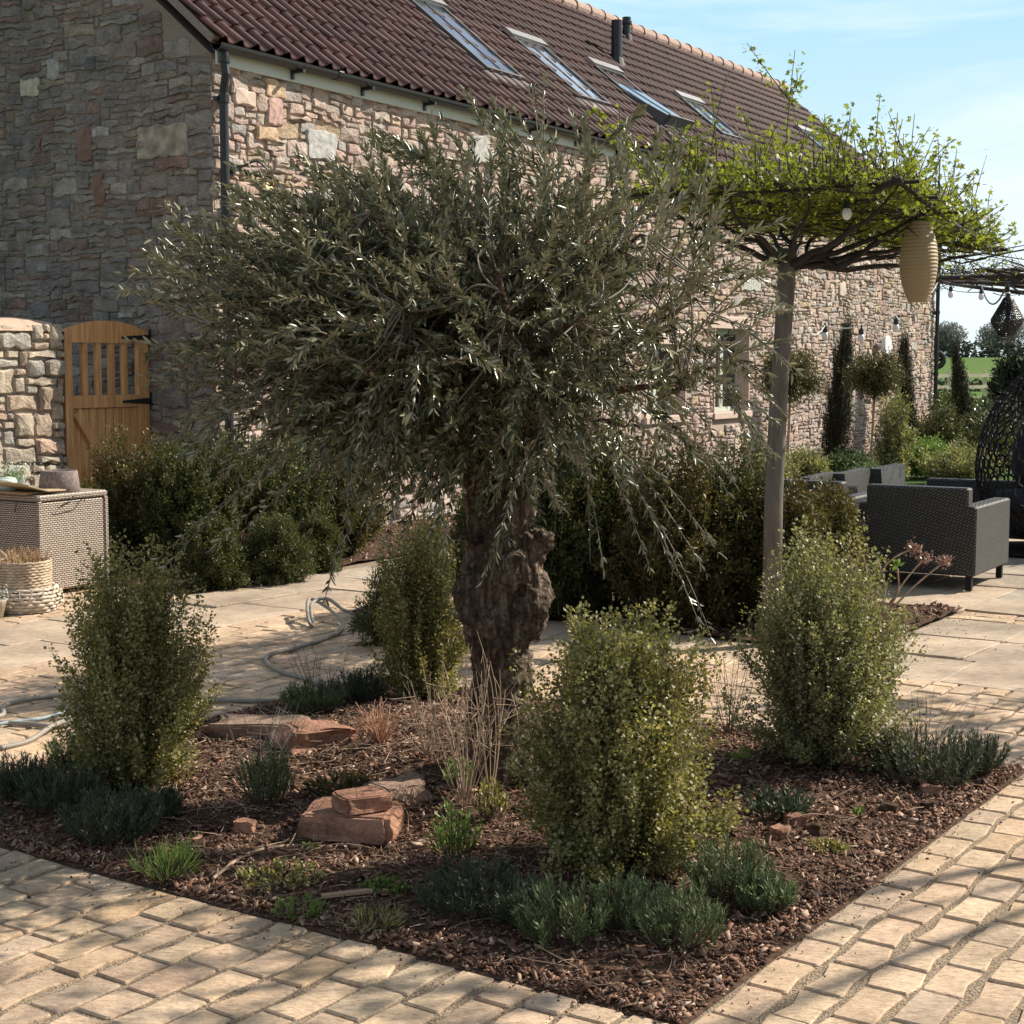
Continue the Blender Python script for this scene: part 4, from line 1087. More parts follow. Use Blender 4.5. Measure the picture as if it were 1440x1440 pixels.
cornN, cornR, cornF, cornL = (AT(1265, 256, 7.35), AT(1402, 350, 8.9), AT(1120, 318, 9.9), AT(880, 272, 8.2))
CN = [Vector(tuple(c)) - tbv for c in (cornN, cornR, cornF, cornL)]
b = MB(); rr = random.Random(4)
def quadp(a, c): return (CN[0] * (1 - a) + CN[1] * a) * (1 - c) + (CN[3] * (1 - a) + CN[2] * a) * c
for k in range(6):
    t = k / 5; e = rr.uniform(-.08, .05)
    b.tube([quadp(t, -.04 + e * .5), quadp(t + e * .2, .5) + Vector((0, 0, rr.uniform(-.03, .01))), quadp(t, 1.06)], .010, n=6)
for k in range(6):
    t = k / 5; e = rr.uniform(-.06, .06)
    b.tube([quadp(-.05, t), quadp(.5, t + e * .2) - Vector((0, 0, .03)), quadp(1.05, t)], .011, n=6)
b.tube([T3(1225, 268, 7.4), T3(1268, 252, 7.3)], .018, n=8); b.tube([T3(1345, 343, 8.6), T3(1404, 351, 8.7)], .016, n=8)
b.build('cane_frame', M['dark_wood'], plane, smooth=True)
br = MB(); hd = T3(1108, 372)
ends = [quadp(u_, v_) for u_ in (0, .33, .66, 1) for v_ in (0, .3, .6, .95)]
bpaths = []
for i, e in enumerate(ends):
    side = (e - hd); mid = hd + side * .35 + Vector((rr.uniform(-.1, .1), rr.uniform(-.1, .1), -.02 + rr.uniform(-.08, .06)))
    m3 = hd + side * .75 + Vector((rr.uniform(-.1, .1), rr.uniform(-.1, .1), -.10 + rr.uniform(-.05, .05)))
    pts = [hd, mid, m3, e + Vector((0, 0, .0))]
    cr = []
    for s_ in np.linspace(0, 1, 12):
        q = [p * c for p, c in zip(pts, ((1 - s_) ** 3, 3 * s_ * (1 - s_) ** 2, 3 * s_ * s_ * (1 - s_), s_ ** 3))]; v_ = q[0] + q[1] + q[2] + q[3]
        cr.append(v_ + Vector((rr.gauss(0, .008), rr.gauss(0, .008), rr.gauss(0, .008))))
    br.tube(cr, list(np.linspace(.019, .006, 12)), n=7); bpaths.append(cr)
br.tube([T3(1108, 385), T3(1135, 362, YT - .05), T3(1160, 362, YT - .1), T3(1178, 378, YT - .15), T3(1205, 362, YT - .2), T3(1250, 325, YT - .3)], [.026, .020, .018, .022, .014, .009], n=8)
for i in range(95):                # the mat of crossing shoots under the leaves
    a, c = rr.random(), rr.random(); p = quadp(a, c); an = rr.uniform(0, 6.28); L_ = rr.uniform(.2, .6)
    d_ = Vector((math.cos(an), math.sin(an), rr.uniform(-.12, .1))) * L_
    z_ = Vector((0, 0, rr.uniform(-.16, .02))); br.tube([p + z_ - d_ / 2, p + z_ + Vector((0, 0, rr.uniform(-.05, .05))), p + z_ + d_ / 2], [.005, .0045, .002], n=4)
br.build('branches', M['dark_wood'], plane, smooth=True)
rs = np.random.RandomState(8)
def plane_leaves(root, S, E, m_, size, name='crown', M_=None, stems=True):
    n = len(S); Mi = (S + E) / 2 + rs.normal(0, .03, S.shape)
    t = np.linspace(.05, 1, m_)[None, :, None] + rs.uniform(-.03, .03, (n, m_, 1)); A, B, C = S[:, None], Mi[:, None], E[:, None]
    P = A * (1 - t) ** 2 + 2 * B * t * (1 - t) + C * t ** 2; T = unit((B - A) * (1 - t) + (C - B) * t)
    off = unit(rs.normal(0, 1, P.shape) * np.array((1, 1, .5))); P = (P + off * rs.uniform(.01, .05, t.shape)).reshape(-1, 3); off = off.reshape(-1, 3)
    Nn = unit(rs.normal(0, .55, P.shape) + np.array((0, 0, .8))); D0 = unit(off + np.array((0, 0, -.35))); D0 = unit(D0 - Nn * (D0 * Nn).sum(1, keepdims=True)); S0 = np.cross(D0, Nn)
    PP, DD, NN, LL = [], [], [], []; sc = rs.uniform(.6, 1.25, len(P))
    for an, l in ((0, 1), (.75, .85), (-.75, .85), (1.55, .55), (-1.55, .55)):
        PP.append(P); DD.append(D0 * math.cos(an) + S0 * math.sin(an)); NN.append(Nn); LL.append(sc * l * size)
    LL = np.concatenate(LL)
    leaves(name, np.concatenate(PP), np.concatenate(DD), np.concatenate(NN), LL, LL * .42, M_ or M['plane'], root, quad=True, fold=.05)
    return bez(S, Mi, E, 6)
def pts_on(n, a0=-.05, a1=1.05, c0=-.02, c1=1.05):
    return np.array([tuple(quadp(rs.uniform(a0, a1), rs.uniform(c0, c1))) for _ in range(n)])
S = pts_on(760); E = S + np.stack([rs.normal(0, .10, 760), rs.normal(0, .10, 760), np.abs(rs.normal(.05, .16, 760)) + .02], 1)
spk = [((1100, 290), (1118, 70), 8.2), ((1118, 150), (1050, 60), 8.2), ((1115, 130), (1120, 95), 8.2), ((1235, 290), (1238, 132), 7.6), ((1180, 250), (1197, 152), 7.8), ((1170, 250), (1160, 160), 7.7), ((1270, 270), (1308, 178), 7.7),
       ((1300, 280), (1334, 200), 7.9), ((1330, 300), (1376, 240), 8.3), ((1350, 320), (1392, 300), 8.6), ((1085, 260), (1040, 150), 8.2), ((1010, 260), (1000, 120), 8.2), ((980, 262), (978, 165), 8.0),
       ((1060, 250), (1090, 180), 8.4), ((1210, 262), (1212, 190), 7.6), ((1140, 250), (1168, 170), 8.0), ((930, 262), (905, 230), 8.2), ((1290, 270), (1262, 205), 7.5), ((1370, 345), (1405, 330), 8.8),
       ((1250, 280), (1290, 215), 7.8), ((1040, 260), (1030, 200), 8.6), ((950, 265), (940, 200), 8.0), ((1115, 270), (1108, 190), 8.0), ((1330, 320), (1345, 222), 8.4), ((870, 200), (835, 155), 8.3), ((900, 250), (870, 190), 8.3)]
S2 = np.array([tuple(T3(a[0], a[1], Y)) for a, b_, Y in spk]); E2 = np.array([tuple(T3(b_[0], b_[1], Y)) for a, b_, Y in spk])
S3 = pts_on(420); S3[:, 2] -= .03; E3 = S3 + np.stack([rs.normal(0, .14, 420), rs.normal(0, .14, 420), rs.normal(.02, .05, 420)], 1)
pa = [plane_leaves(plane, S, E, 15, .027), plane_leaves(plane, S2, E2, 42, .027), plane_leaves(plane, S3, E3, 16, .027)]
tubes_np('shoots', np.concatenate(pa), np.linspace(.004, .0015, 6)[None].repeat(sum(len(p) for p in pa), 0), M['twig_dark'], plane, n=4)

# the second one, still bare, further off to the right
t2 = AT(1560, 510, 14.5); t2 = np.array((t2[0], t2[1], 0)); bare = thing('parasol_tree', 'bare twiggy roof trained tree reaching in at the right edge behind the black lantern', 'tree', t2, 0, 'roof trained parasol trees')
t2v = Vector(tuple(t2))
def B3(x, y, Y=14.5): return Vector(tuple(AT(x, y, Y))) - t2v
b = MB(); b.tube([(0, 0, 0), (.02, 0, 1.2), (0, 0, 2.1)], [.07, .06, .07], n=12); b.build('trunk', bark2, bare, smooth=True)
b = MB(); b.tube([B3(1322, 391, 13.8), B3(1440, 388, 13.9), B3(1700, 386, 14.2)], .022, n=8); b.tube([B3(1322, 394, 13.8), B3(1400, 392, 15.5), B3(1460, 396, 16)], .016, n=8)
b.tube([B3(1335, 397, 14.1), B3(1700, 400, 14.6)], .014, n=8); b.tube([B3(1370, 380, 15.2), B3(1650, 380, 15.2)], .02, n=8)
b.build('cane_frame', M['dark_wood'], bare)
n = 520; S = np.stack([rs.uniform(-1.6, .9, n), rs.uniform(-1.0, 1.2, n), rs.normal(2.27, .03, n)], 1); E = S + np.stack([rs.normal(0, .22, n), rs.normal(0, .22, n), np.abs(rs.normal(.03, .13, n))], 1)
S[:40] = np.array((0, 0, 2.1)); E[:40] = np.stack([rs.uniform(-1.6, .9, 40), rs.uniform(-1, 1.2, 40), np.full(40, 2.3)], 1)
rad_ = np.linspace(.005, .002, 6)[None].repeat(n, 0); rad_[:40] = np.linspace(.03, .012, 6)
tubes_np('branches', bez(S, (S + E) / 2 + rs.normal(0, .05, S.shape), E, 6), rad_, M['dark_wood'], bare, n=4)
k = 900; P = S[rs.randint(0, n, k)] * .3 + E[rs.randint(0, n, k)] * 0; ii = rs.randint(0, n, k); tt = rs.uniform(.4, 1, (k, 1)); P = S[ii] * (1 - tt) + E[ii] * tt + rs.normal(0, .02, (k, 3))
leaves('buds', P, rs.normal(0, 1, (k, 3)), rs.normal(0, 1, (k, 3)), .03, .02, M['plane'], bare, quad=True)
#==PART4==
# ------------------------------------------------------------------ rattan furniture
M['rattan'] = weave_mat('dark_rattan', (.085, .082, .075), (.06, .06, .056), (.007, .007, .008), .034, .017, .0045, rot=R(32), rough=.5)
M['rattan_in'] = weave_mat('navy_cushion', (.02, .025, .045), (.018, .022, .04), (.015, .018, .03), .01, .01, .001, rough=.9, bump=.2)
M['alu'] = simple('black_aluminium', (.016, .016, .017), .7, scale=10, spec=.2)
def sofa(u, v, w, d, hb, ha, label, group, face=1, cat='sofa', name='rattan_sofa', step=.05, arms=(True, True)):
    """back at u, right end at v (towards the lawn), seat opens away (+u) when face = 1"""
    t = thing(name, label, cat, WB(u, v, 0), ROT_B, group)
    s = face
    def bx(b, a0, a1, c0, c1, z0, z1, bv=.012): b.box(min(a0 * s, a1 * s), max(a0 * s, a1 * s), c0, c1, z0, z1, bv)
    b = MB(); bx(b, 0, .11, step, w - step, .10, hb); b.build('backrest', M['rattan'], t, uv=True)
    for k, y in ((0, 0.0), (1, w - .12)):
        if arms[k]: b = MB(); bx(b, 0.003, d, y, y + .12, .10, ha); b.build('armrest', M['rattan'], t, uv=True)
    b = MB(); bx(b, .11, d - .01, .12, w - .12, .10, .30); b.build('seat_base', M['rattan'], t, uv=True)
    b = MB(); bx(b, .12, d, .125, w - .125, .302, .42, .03); b.build('seat_cushion', M['rattan_in'], t)
    for (a, c) in ((.03, .03), (.03, w - .07), (d - .07, .03), (d - .07, w - .07)):
        b = MB(); bx(b, a, a + .04, c, c + .04, 0, .10, .002); b.build('leg', M['alu'], t)
    return t
gF = 'rattan lounge seats on the patio'
u_, v_, _ = onU(1372, 760, 10.26)
sofa(10.26, v_ - .0, .80, .86, .68, .56, 'dark rattan armchair nearest the camera, its right arm lit by the sun', gF, step=.055, cat='armchair', name='rattan_armchair')
sofa(10.10, v_ + .86, .92, .86, .70, .58, 'dark rattan armchair half hidden behind the shrubs by the tree trunk', gF, step=.0, cat='armchair', name='rattan_armchair')
def sidechair(px, py, z, group, label):
    """a lounge seat whose back stands to the left and opens to the right"""
    p = G(px, py, z); u, v = p.dot(UB), p.dot(VB)
    t = thing('rattan_lounge_chair', label, 'lounge chair', WB(u, v, 0), ROT_B, group)
    b = MB()
    b.add([(0, 0, .12), (.62, 0, .12), (.62, .09, .12), (0, .09, .12), (.02, .06, z), (.60, .06, z + .01), (.60, .15, z + .01), (.02, .15, z)], [(0, 1, 2, 3), (4, 5, 6, 7), (0, 1, 5, 4), (1, 2, 6, 5), (2, 3, 7, 6), (3, 0, 4, 7)])
    b.build('backrest', M['rattan'], t, uv=True)
    b = MB(); b.box(0, .62, -.58, -.003, .12, .30, .01); b.build('seat_base', M['rattan'], t, uv=True)
    b = MB(); b.box(.02, .60, -.57, -.01, .302, .40, .03); b.build('seat_cushion', M['rattan_in'], t)
    for (a, c) in ((.02, -.56), (.56, -.56), (.02, .03), (.56, .03)):
        b = MB(); b.box(a, a + .04, c, c + .04, 0, .12, .002); b.build('leg', M['alu'], t)
sidechair(1248, 660, .655, gF, 'rattan chair back seen farthest right in the row behind the armchairs')
sidechair(1197, 667, .65, gF, 'rattan chair back in the middle of the row behind the armchairs')
sidechair(1148, 673, .645, gF, 'rattan chair back just right of the grey tree trunk')
p = G(1294, 672, .56)
sofa(p.dot(UB), p.dot(VB) - 1.35, 1.35, .8, .56, .50, 'long low navy rattan sofa at the back of the seating group', gF, cat='sofa')

# hanging egg chair
ec = AT(1468, 655, 12.2); ec = np.array((ec[0], ec[1], 0))
egg = thing('egg_chair', 'black rope egg chair with an open ring weave at the right edge', 'egg chair', ec)
def dual_cage(mb, cx, cy, cz, prof, sub, r, jit, seed, cut=None, skip=0.0):
    """openwork shell: the edges of an uneven cell pattern wrapped on a profile"""
    import bmesh
    bm = bmesh.new(); bmesh.ops.create_icosphere(bm, subdivisions=sub, radius=1); rn = random.Random(seed)
    for v in bm.verts: v.co = (v.co + Vector((rn.gauss(0, jit), rn.gauss(0, jit), rn.gauss(0, jit)))).normalized()
    bm.normal_update(); bm.edges.ensure_lookup_table()
    def mp(c):
        c = c.normalized(); rad, z = prof(c); h = math.hypot(c.x, c.y) or 1e-6
        return Vector((cx + c.x / h * rad, cy + c.y / h * rad, cz + z))
    for e in bm.edges:
        if len(e.link_faces) < 2 or rn.random() < skip: continue
        a, b_ = [f.calc_center_median() for f in e.link_faces]
        if cut and cut(a): continue
        mb.tube([mp(a), mp((a + b_) / 2), mp(b_)], r, n=4, cap=False)
    bm.free()
def egg_prof(c):
    z = c.z; rad = math.sqrt(max(0, 1 - z * z)) * (.50 - .09 * z); return rad, .68 * z
b = MB(); dual_cage(b, 0, 0, .80, egg_prof, 4, .0085, .020, 3, cut=lambda c: (c.x * .35 + c.y * -.93) > .62 and c.z > -.55 and c.z < .8); b.build('rope_shell', M['alu'], egg)
b = MB(); b.lathe([(.05, -.03), (.36, .0), (.40, .06), (.34, .14), (.05, .17)], (0, 0, .36), 20); b.lathe([(.05, 0), (.22, .03), (.30, .25), (.28, .5), (.16, .68), (.03, .72)], (.10, .14, .42), 18); b.build('seat_cushion', M['rattan_in'], egg, smooth=True)
b = MB(); b.lathe([(.50, 0), (.52, .015), (.50, .03), (.10, .035)], (0.1, .2, 0), 24)
b.tube([(.15, .62, .02), (.15, .80, .9), (.12, .65, 1.8), (.05, .25, 2.05), (0, 0, 1.98)], .03, n=8); b.build('stand', M['alu'], egg)
b = MB(); b.tube([(0, 0, 1.98), (0, 0, 1.50)], .008, n=6); b.build('chain', M['alu'], egg)

# lanterns and festoon lights
p = AT(1292, 368, 7.9)
lan = thing('bamboo_lantern', 'tall pale bamboo lantern hanging under the leafy frame', 'lantern', p)
bam = weave_mat('split_bamboo', (.62, .49, .30), (.52, .40, .24), (.30, .22, .12), .05, .009, .0012, rough=.6)
b = MB(); pr_ = []
NZ = 44
for k in range(NZ + 1):
    t = k / NZ; z = .20 - .40 * t; r = .093 * (max(0.0, math.sin(math.pi * (.13 + .74 * t)))) ** .75; pr_.append((r + (.0022 if k % 2 else -.0012), z))
b.lathe(pr_, (0, 0, 0), 28); b.build('shade', bam, lan)
b = MB(); b.tube([(0, 0, .19), (0, 0, .32)], .004, n=5); b.tube([(0, 0, .18), (0, 0, .21)], .035, n=12); b.build('hanger', M['black'], lan)
p = AT(1417, 446, 8.6)
bl = thing('black_lantern', 'black perforated faceted lantern hanging against the sky at the right edge', 'lantern', p)
S_ = 8.6 / F_PX
def lant_prof(c):
    z = c.z
    pts_ = [(-1, 9), (-.93, 11), (-.25, 22), (-.1, 22), (.75, 9), (.98, 6), (1, 3)]
    for (z0, r0), (z1, r1) in zip(pts_[:-1], pts_[1:]):
        if z <= z1: return (r0 + (r1 - r0) * (z - z0) / (z1 - z0)) * S_, z * 27 * S_
    return 3 * S_, 27 * S_
b = MB(); dual_cage(b, 0, 0, 0, lant_prof, 4, .0032, .035, 5); b.build('shade', M['black'], bl)
b = MB(); b.lathe([(9 * S_, 0), (9.5 * S_, .004), (2 * S_, .005)], (0, 0, -27 * S_), 16); b.tube([(0, 0, 26 * S_), (0, 0, 33 * S_)], .012, n=8); b.tube([(0, 0, -26 * S_), (0, 0, 20 * S_)], .010, n=8); b.build('fitting', M['black'], bl)
M['bulb'] = simple('white_bulb', (.78, .78, .82), .25, var=.02)
gB = 'festoon bulbs strung under the trees'
def bulb(x, y, Y, s, label, tilt=0):
    s = s * (.72 if s > 1.3 else .8); p = AT(x, y, Y); t = thing('festoon_bulb', label, 'bulb', p, 0, gB)
    b = MB(); b.tube([(0, 0, .012 * s), (0, 0, .05 * s)], [.018 * s, .014 * s], n=10); b.tube([(0, 0, .05 * s), (0, 0, .075 * s)], .006 * s, n=6); b.build('socket', M['black'], t)
    b = MB(); b.lathe([(.016 * s, .013 * s), (.021 * s, -.002 * s), (.022 * s, -.018 * s), (.015 * s, -.034 * s), (.003 * s, -.04 * s)], (0, 0, 0), 14); b.build('globe', M['bulb'], t, smooth=True)
bulb(1191, 297, 7.7, 1.5, 'large white bulb against the leaves under the leafy frame')
bulb(1160, 470, 10.2, 1.25, 'white bulb in front of the stone wall left of the narrow cypress')
bulb(1211, 473, 10.2, 1.25, 'white bulb in front of the stone wall right of the narrow cypress')
bulb(1260, 459, 10.0, 1.2, 'small bulb in front of the wall below the bamboo lantern')
bulb(1337, 412, 11.5, 1.15, 'bulb against the sky right of the bamboo lantern')
bulb(1380, 415, 11.5, 1.15, 'bulb against the sky left of the black lantern')
bulb(1417, 413, 9.2, 1.0, 'bulb socket just above the black lantern')
bulb(998, 335, 7.9, 1.3, 'bulb among the leaves where the olive meets the leafy frame')
def cord(name, pts, m, r, label):
    P = [Vector(tuple(AT(*q))) for q in pts]; b = MB(); full = []
    for a, c in zip(P[:-1], P[1:]):
        L_ = (c - a).length
        for k in range(8): t = k / 8; full.append(a + (c - a) * t - Vector((0, 0, .06 * L_ * 4 * t * (1 - t))))
    full.append(P[-1]); b.tube(full, r, n=5)
    o = P[0]; return tag(b.build(name, m, origin=tuple(o)), label, 'cord')
cord('light_cord', [(1318, 398, 9.2), (1291, 425, 8.8), (1260, 444, 10.0), (1211, 459, 10.2), (1160, 458, 10.2), (1120, 430, 8.6)], M['white'], .0028, 'thin white cord sagging in front of the stone wall')
cord('light_cord', [(1322, 392, 11.4), (1337, 398, 11.5), (1380, 402, 11.5), (1417, 398, 9.4), (1470, 420, 9.0)], M['black'], .006, 'dark cord looped under the bare branches against the sky')

# ------------------------------------------------------------------ wicker box and what stands round it
M['wicker'] = weave_mat('grey_wicker', (.60, .51, .43), (.48, .40, .33), (.07, .05, .038), .030, .0135, .0034, rough=.55)
box = thing('storage_box', 'big grey wicker storage box with a flat lid by the garden wall', 'storage box', WB(6.86, 7.80, 0), ROT_B)
BW, BD, BH = .60, 1.35, .655
b = MB(); b.box(.012, BW - .012, .012, BD - .012, .03, BH - .045, .012); b.build('body', M['wicker'], box, uv=True)
b = MB(); b.box(0, BW, 0, BD, BH - .040, BH, .012); b.build('lid', M['wicker'], box, uv=True)
for (x, y) in ((.0, .0), (BW - .035, .0), (0, BD - .035), (BW - .035, BD - .035)):
    b = MB(); b.box(x + .002, x + .033, y + .002, y + .033, 0, BH - .041, .004); b.build('corner_post', M['wicker'], box, uv=True)
b = MB(); b.tube([(.30, -.004, BH - .03), (.26, -.03, BH - .02), (.22, -.05, BH - .05), (.30, -.05, BH - .045), (.36, -.03, BH - .06), (.38, -.006, BH - .035)], .004, n=5); b.tube([(.22, -.05, BH - .05), (.15, -.012, BH - .09)], .003, n=5); b.build('cord_loop', M['black'], box)
b = MB(); b.tube([(-.006, .20, BH - .05), (-.012, .20, BH - .09), (-.012, .21, BH - .11)], .004, n=5); b.build('clasp', M['black'], box)
TZ = BH
def onbox(x, y, z=0.0): return WB(6.86 + x, 7.80 + y, TZ + z)
spk_ = stone_mat('speckled_stoneware', [(.25, .205, .20), (.25, .205, .20)], s1=60, s2=160, bump=.5, dist=.004, mott=.6)
pt = thing('stone_trough', 'speckled brown oval stoneware pot on the wicker box', 'pot', onbox(.33, .17), ROT_B)
b = MB(); b.lathe([(.128, 0), (.135, .005), (.118, .135), (.112, .14), (.104, .138), (.10, .10), (.02, .095)], (0, 0, 0), 32); b.build('bowl', spk_, pt, smooth=True)
M['mint'] = simple('pale_green_glaze', (.50, .60, .54), .35, var=.08)
mp_ = thing('planter', 'pale green pot of small white flowers at the back of the wicker box', 'planter', onbox(.17, .42), ROT_B)
b = MB(); b.lathe([(.055, 0), (.06, .004), (.075, .10), (.078, .105), (.070, .104), (.066, .08), (.01, .078)], (0, 0, 0), 24); b.build('pot', M['mint'], mp_, smooth=True)
rs = np.random.RandomState(15); k = 420; P = rs.normal(0, 1, (k, 3)) * (.06, .06, .025) + (0, 0, .135)
leaves('flowers', P, rs.normal(0, 1, (k, 3)) + (0, 0, .4), rs.normal(0, .5, (k, 3)) + (0, 0, 1), .016, .014, leaf_mat('white_petal', [(.62, .64, .56), (.75, .75, .68), (.55, .58, .45)], trans=.2), mp_, quad=True)
k = 160; P = rs.normal(0, 1, (k, 3)) * (.05, .05, .02) + (0, 0, .11); leaves('foliage', P, rs.normal(0, 1, (k, 3)) + (0, 0, .3), rs.normal(0, .5, (k, 3)) + (0, 0, 1), .03, .012, M['fresh'], mp_, quad=True)
mg = thing('jug', 'pale green glazed jug lying on the wicker box', 'jug', onbox(.05, .36), ROT_B + 2.2)
b = MB(); n_ = 20; rings = [(0, .03), (.01, .045), (.05, .055), (.10, .045), (.13, .038), (.15, .045)]
b.tube([(-.07 + x, 0, .055) for x, r in rings], [r for x, r in rings], n=20); b.build('body', M['mint'], mg, smooth=True)
b = MB(); b.tube([(-.04, .04, .08), (-.03, .09, .09), (.02, .095, .09), (.05, .045, .08)], .007, n=8); b.build('handle', M['mint'], mg, smooth=True)
bd = thing('wooden_tray', 'flat wooden tray with a curled edge on the near corner of the wicker box', 'tray', onbox(-.03, .03), ROT_B)
b = MB(); b.box(0, .24, 0.05, .62, .004, .018, .003); b.build('base_board', wood_mat('tray_wood', (.28, .16, .08), (.40, .25, .13)), bd)
b = MB(); V = []
for k in range(9):
    t = k / 8; V += [(-.01 + .02 * t, .06 + .5 * (t > 2), .05 - .03 * t)]
b.add([(-.02, .08, .075), (.0, .02, .06), (.12, -.02, .022), (.26, -.03, .020), (-.02, .6, .075), (.0, .6, .06), (.12, .6, .022), (.26, .6, .020)] +
      [(-.02, .08, .083), (.0, .02, .068), (.12, -.02, .030), (.26, -.03, .028), (-.02, .6, .083), (.0, .6, .068), (.12, .6, .030), (.26, .6, .028)],
      [(0, 1, 5, 4), (1, 2, 6, 5), (2, 3, 7, 6), (8, 9, 13, 12), (9, 10, 14, 13), (10, 11, 15, 14), (0, 1, 9, 8), (1, 2, 10, 9), (2, 3, 11, 10), (3, 7, 15, 11), (0, 4, 12, 8), (4, 5, 13, 12), (5, 6, 14, 13), (6, 7, 15, 14)])
b.build('curled_sheet', wood_mat('pale_ply', (.50, .38, .22), (.60, .47, .30)), bd)
def basket(x, y, r, h, rows, label, nm, m, flare=1.06, amp=.006, nst=26):
    p = G(x, y); t = thing(nm, label, 'basket', (p[0], p[1], 0)); b = MB(); n = nst * 2
    for k in range(rows):
        z = h * (k + .5) / rows; rr_ = r * (1 + (flare - 1) * math.sin(math.pi * .5 * (k + .5) / rows)) if flare < 1.2 else r * (.86 + .20 * math.sin(math.pi * (k + .5) / rows))
        pts = []
        for i in range(n + 1):
            a = 2 * math.pi * i / n; q = rr_ + amp * (1 if (i + k) % 2 else -1); pts.append((q * math.cos(a), q * math.sin(a), z + .002 * math.sin(i * 1.7 + k)))
        b.tube(pts, h / rows * .52, n=5, cap=False)
    b.build('woven_side', m, t, smooth=True)
    b = MB()
    for i in range(nst):
        a = 2 * math.pi * (i + .5) / nst; b.tube([(r * .93 * math.cos(a), r * .93 * math.sin(a), 0), (r * flare * math.cos(a) * (1 if flare < 1.2 else .88), r * flare * math.sin(a) * (1 if flare < 1.2 else .88), h + .008)], .004, n=4)
    b.lathe([(r * .9, 0), (r * .9, .01)], (0, 0, .004), 24); b.build('stakes', m, t)
    return t
wk = simple('willow_grey', (.46, .36, .26), .75, var=.3, scale=20); wk2 = simple('willow_pale', (.55, .47, .38), .75, var=.3, scale=20)
t = basket(36, 858, .20, .15, 7, 'low pale willow basket under the taller one', 'willow_basket', wk2, flare=1.3, amp=.008, nst=20)
t2b = basket(30, 845, .155, .29, 17, 'tall grey willow basket filled with dry stalks by the wicker box', 'willow_basket', wk, flare=1.05, amp=.004)
t2b.location = (t.location.x - .01, t.location.y - .005, .02)
rs = np.random.RandomState(3); k = 260; a = rs.uniform(0, 6.28, k); r = .13 * np.sqrt(rs.uniform(0, 1, k)); S = np.stack([r * np.cos(a), r * np.sin(a), np.full(k, .22)], 1); E = S + np.stack([rs.normal(0, .04, k), rs.normal(0, .04, k), rs.uniform(.06, .15, k)], 1)
tubes_np('dry_stalks', bez(S, (S + E) / 2 + rs.normal(0, .01, S.shape), E, 4), np.full((k, 4), .0016), simple('straw', (.50, .33, .18), .8), t2b)
b = MB(); b.tube([(-.15, -.04, .27), (-.16, -.05, .33), (-.12, -.07, .36), (-.07, -.09, .33), (-.06, -.10, .27)], .007, n=6); b.build('handle', wk, t2b, smooth=True)
p = G(-4, 872); fl = thing('flower_pot', 'small plant with white flowers cut off by the left edge', 'plant', (p[0] - .06, p[1] + .1, 0)); rs = np.random.RandomState(9); k = 200
P = rs.normal(0, 1, (k, 3)) * (.06, .06, .05) + (0, 0, .14); leaves('flowers', P, rs.normal(0, 1, (k, 3)), rs.normal(0, .5, (k, 3)) + (0, 0, 1), .016, .014, bpy.data.materials['white_petal'], fl, quad=True)
b = MB(); b.lathe([(.06, 0), (.085, .10), (.09, .105), (.08, .10), (.01, .095)], (0, 0, 0), 20); b.build('pot', wk2, fl, smooth=True)

# ------------------------------------------------------------------ hose on the paving
hose_m = simple('pale_rubber_hose', (.27, .245, .21), .6, var=.12, scale=12)
def smooth_path(P, k=8):
    P = [Vector(p) for p in P]; out = []
    for i in range(len(P) - 1):
        a, b_, c, d = P[max(i - 1, 0)], P[i], P[i + 1], P[min(i + 2, len(P) - 1)]
        for s in range(k):
            t = s / k; out.append(.5 * ((2 * b_) + (c - a) * t + (2 * a - 5 * b_ + 4 * c - d) * t * t + (3 * b_ - a - 3 * c + d) * t ** 3))
    return out + [P[-1]]
hp = [(0, 1052, .012), (40, 1042, .012), (75, 1020, .03), (110, 1009, .012), (80, 1021, .012), (40, 1018, .012), (-20, 1014, .012), (4, 1005, .02), (6, 992, .012), (40, 983, .012), (90, 978, .012), (180, 976, .012), (270, 983, .012), (320, 985, .012), (400, 984, .012),
      (452, 966, .012), (440, 957, .012), (400, 946, .012), (376, 933, .012), (378, 921, .012), (420, 910, .012), (470, 893, .012), (482, 880, .012), (470, 862, .05), (436, 842, .10), (433, 868, .06), (440, 880, .012), (438, 850, .09), (460, 842, .11), (490, 860, .05), (520, 850, .012)]
b = MB(); b.tube(smooth_path([tuple(G(x, y, z)) for x, y, z in hp]), .0105, n=8)
tag(b.build('garden_hose', hose_m, smooth=True, origin=tuple(G(376, 933))), 'pale grey hose snaking across the setts behind the olive', 'hose')
b = MB(); b.tube(smooth_path([tuple(G(x, y, .013)) for x, y in ((-30, 1022), (30, 1014), (60, 1010), (98, 1000), (150, 990))]), .008, n=8)
tag(b.build('cable', simple('pale_blue_cable', (.34, .42, .46), .5), smooth=True, origin=tuple(G(30, 1014))), 'thin pale blue cable lying by the hose at the left edge', 'cable')

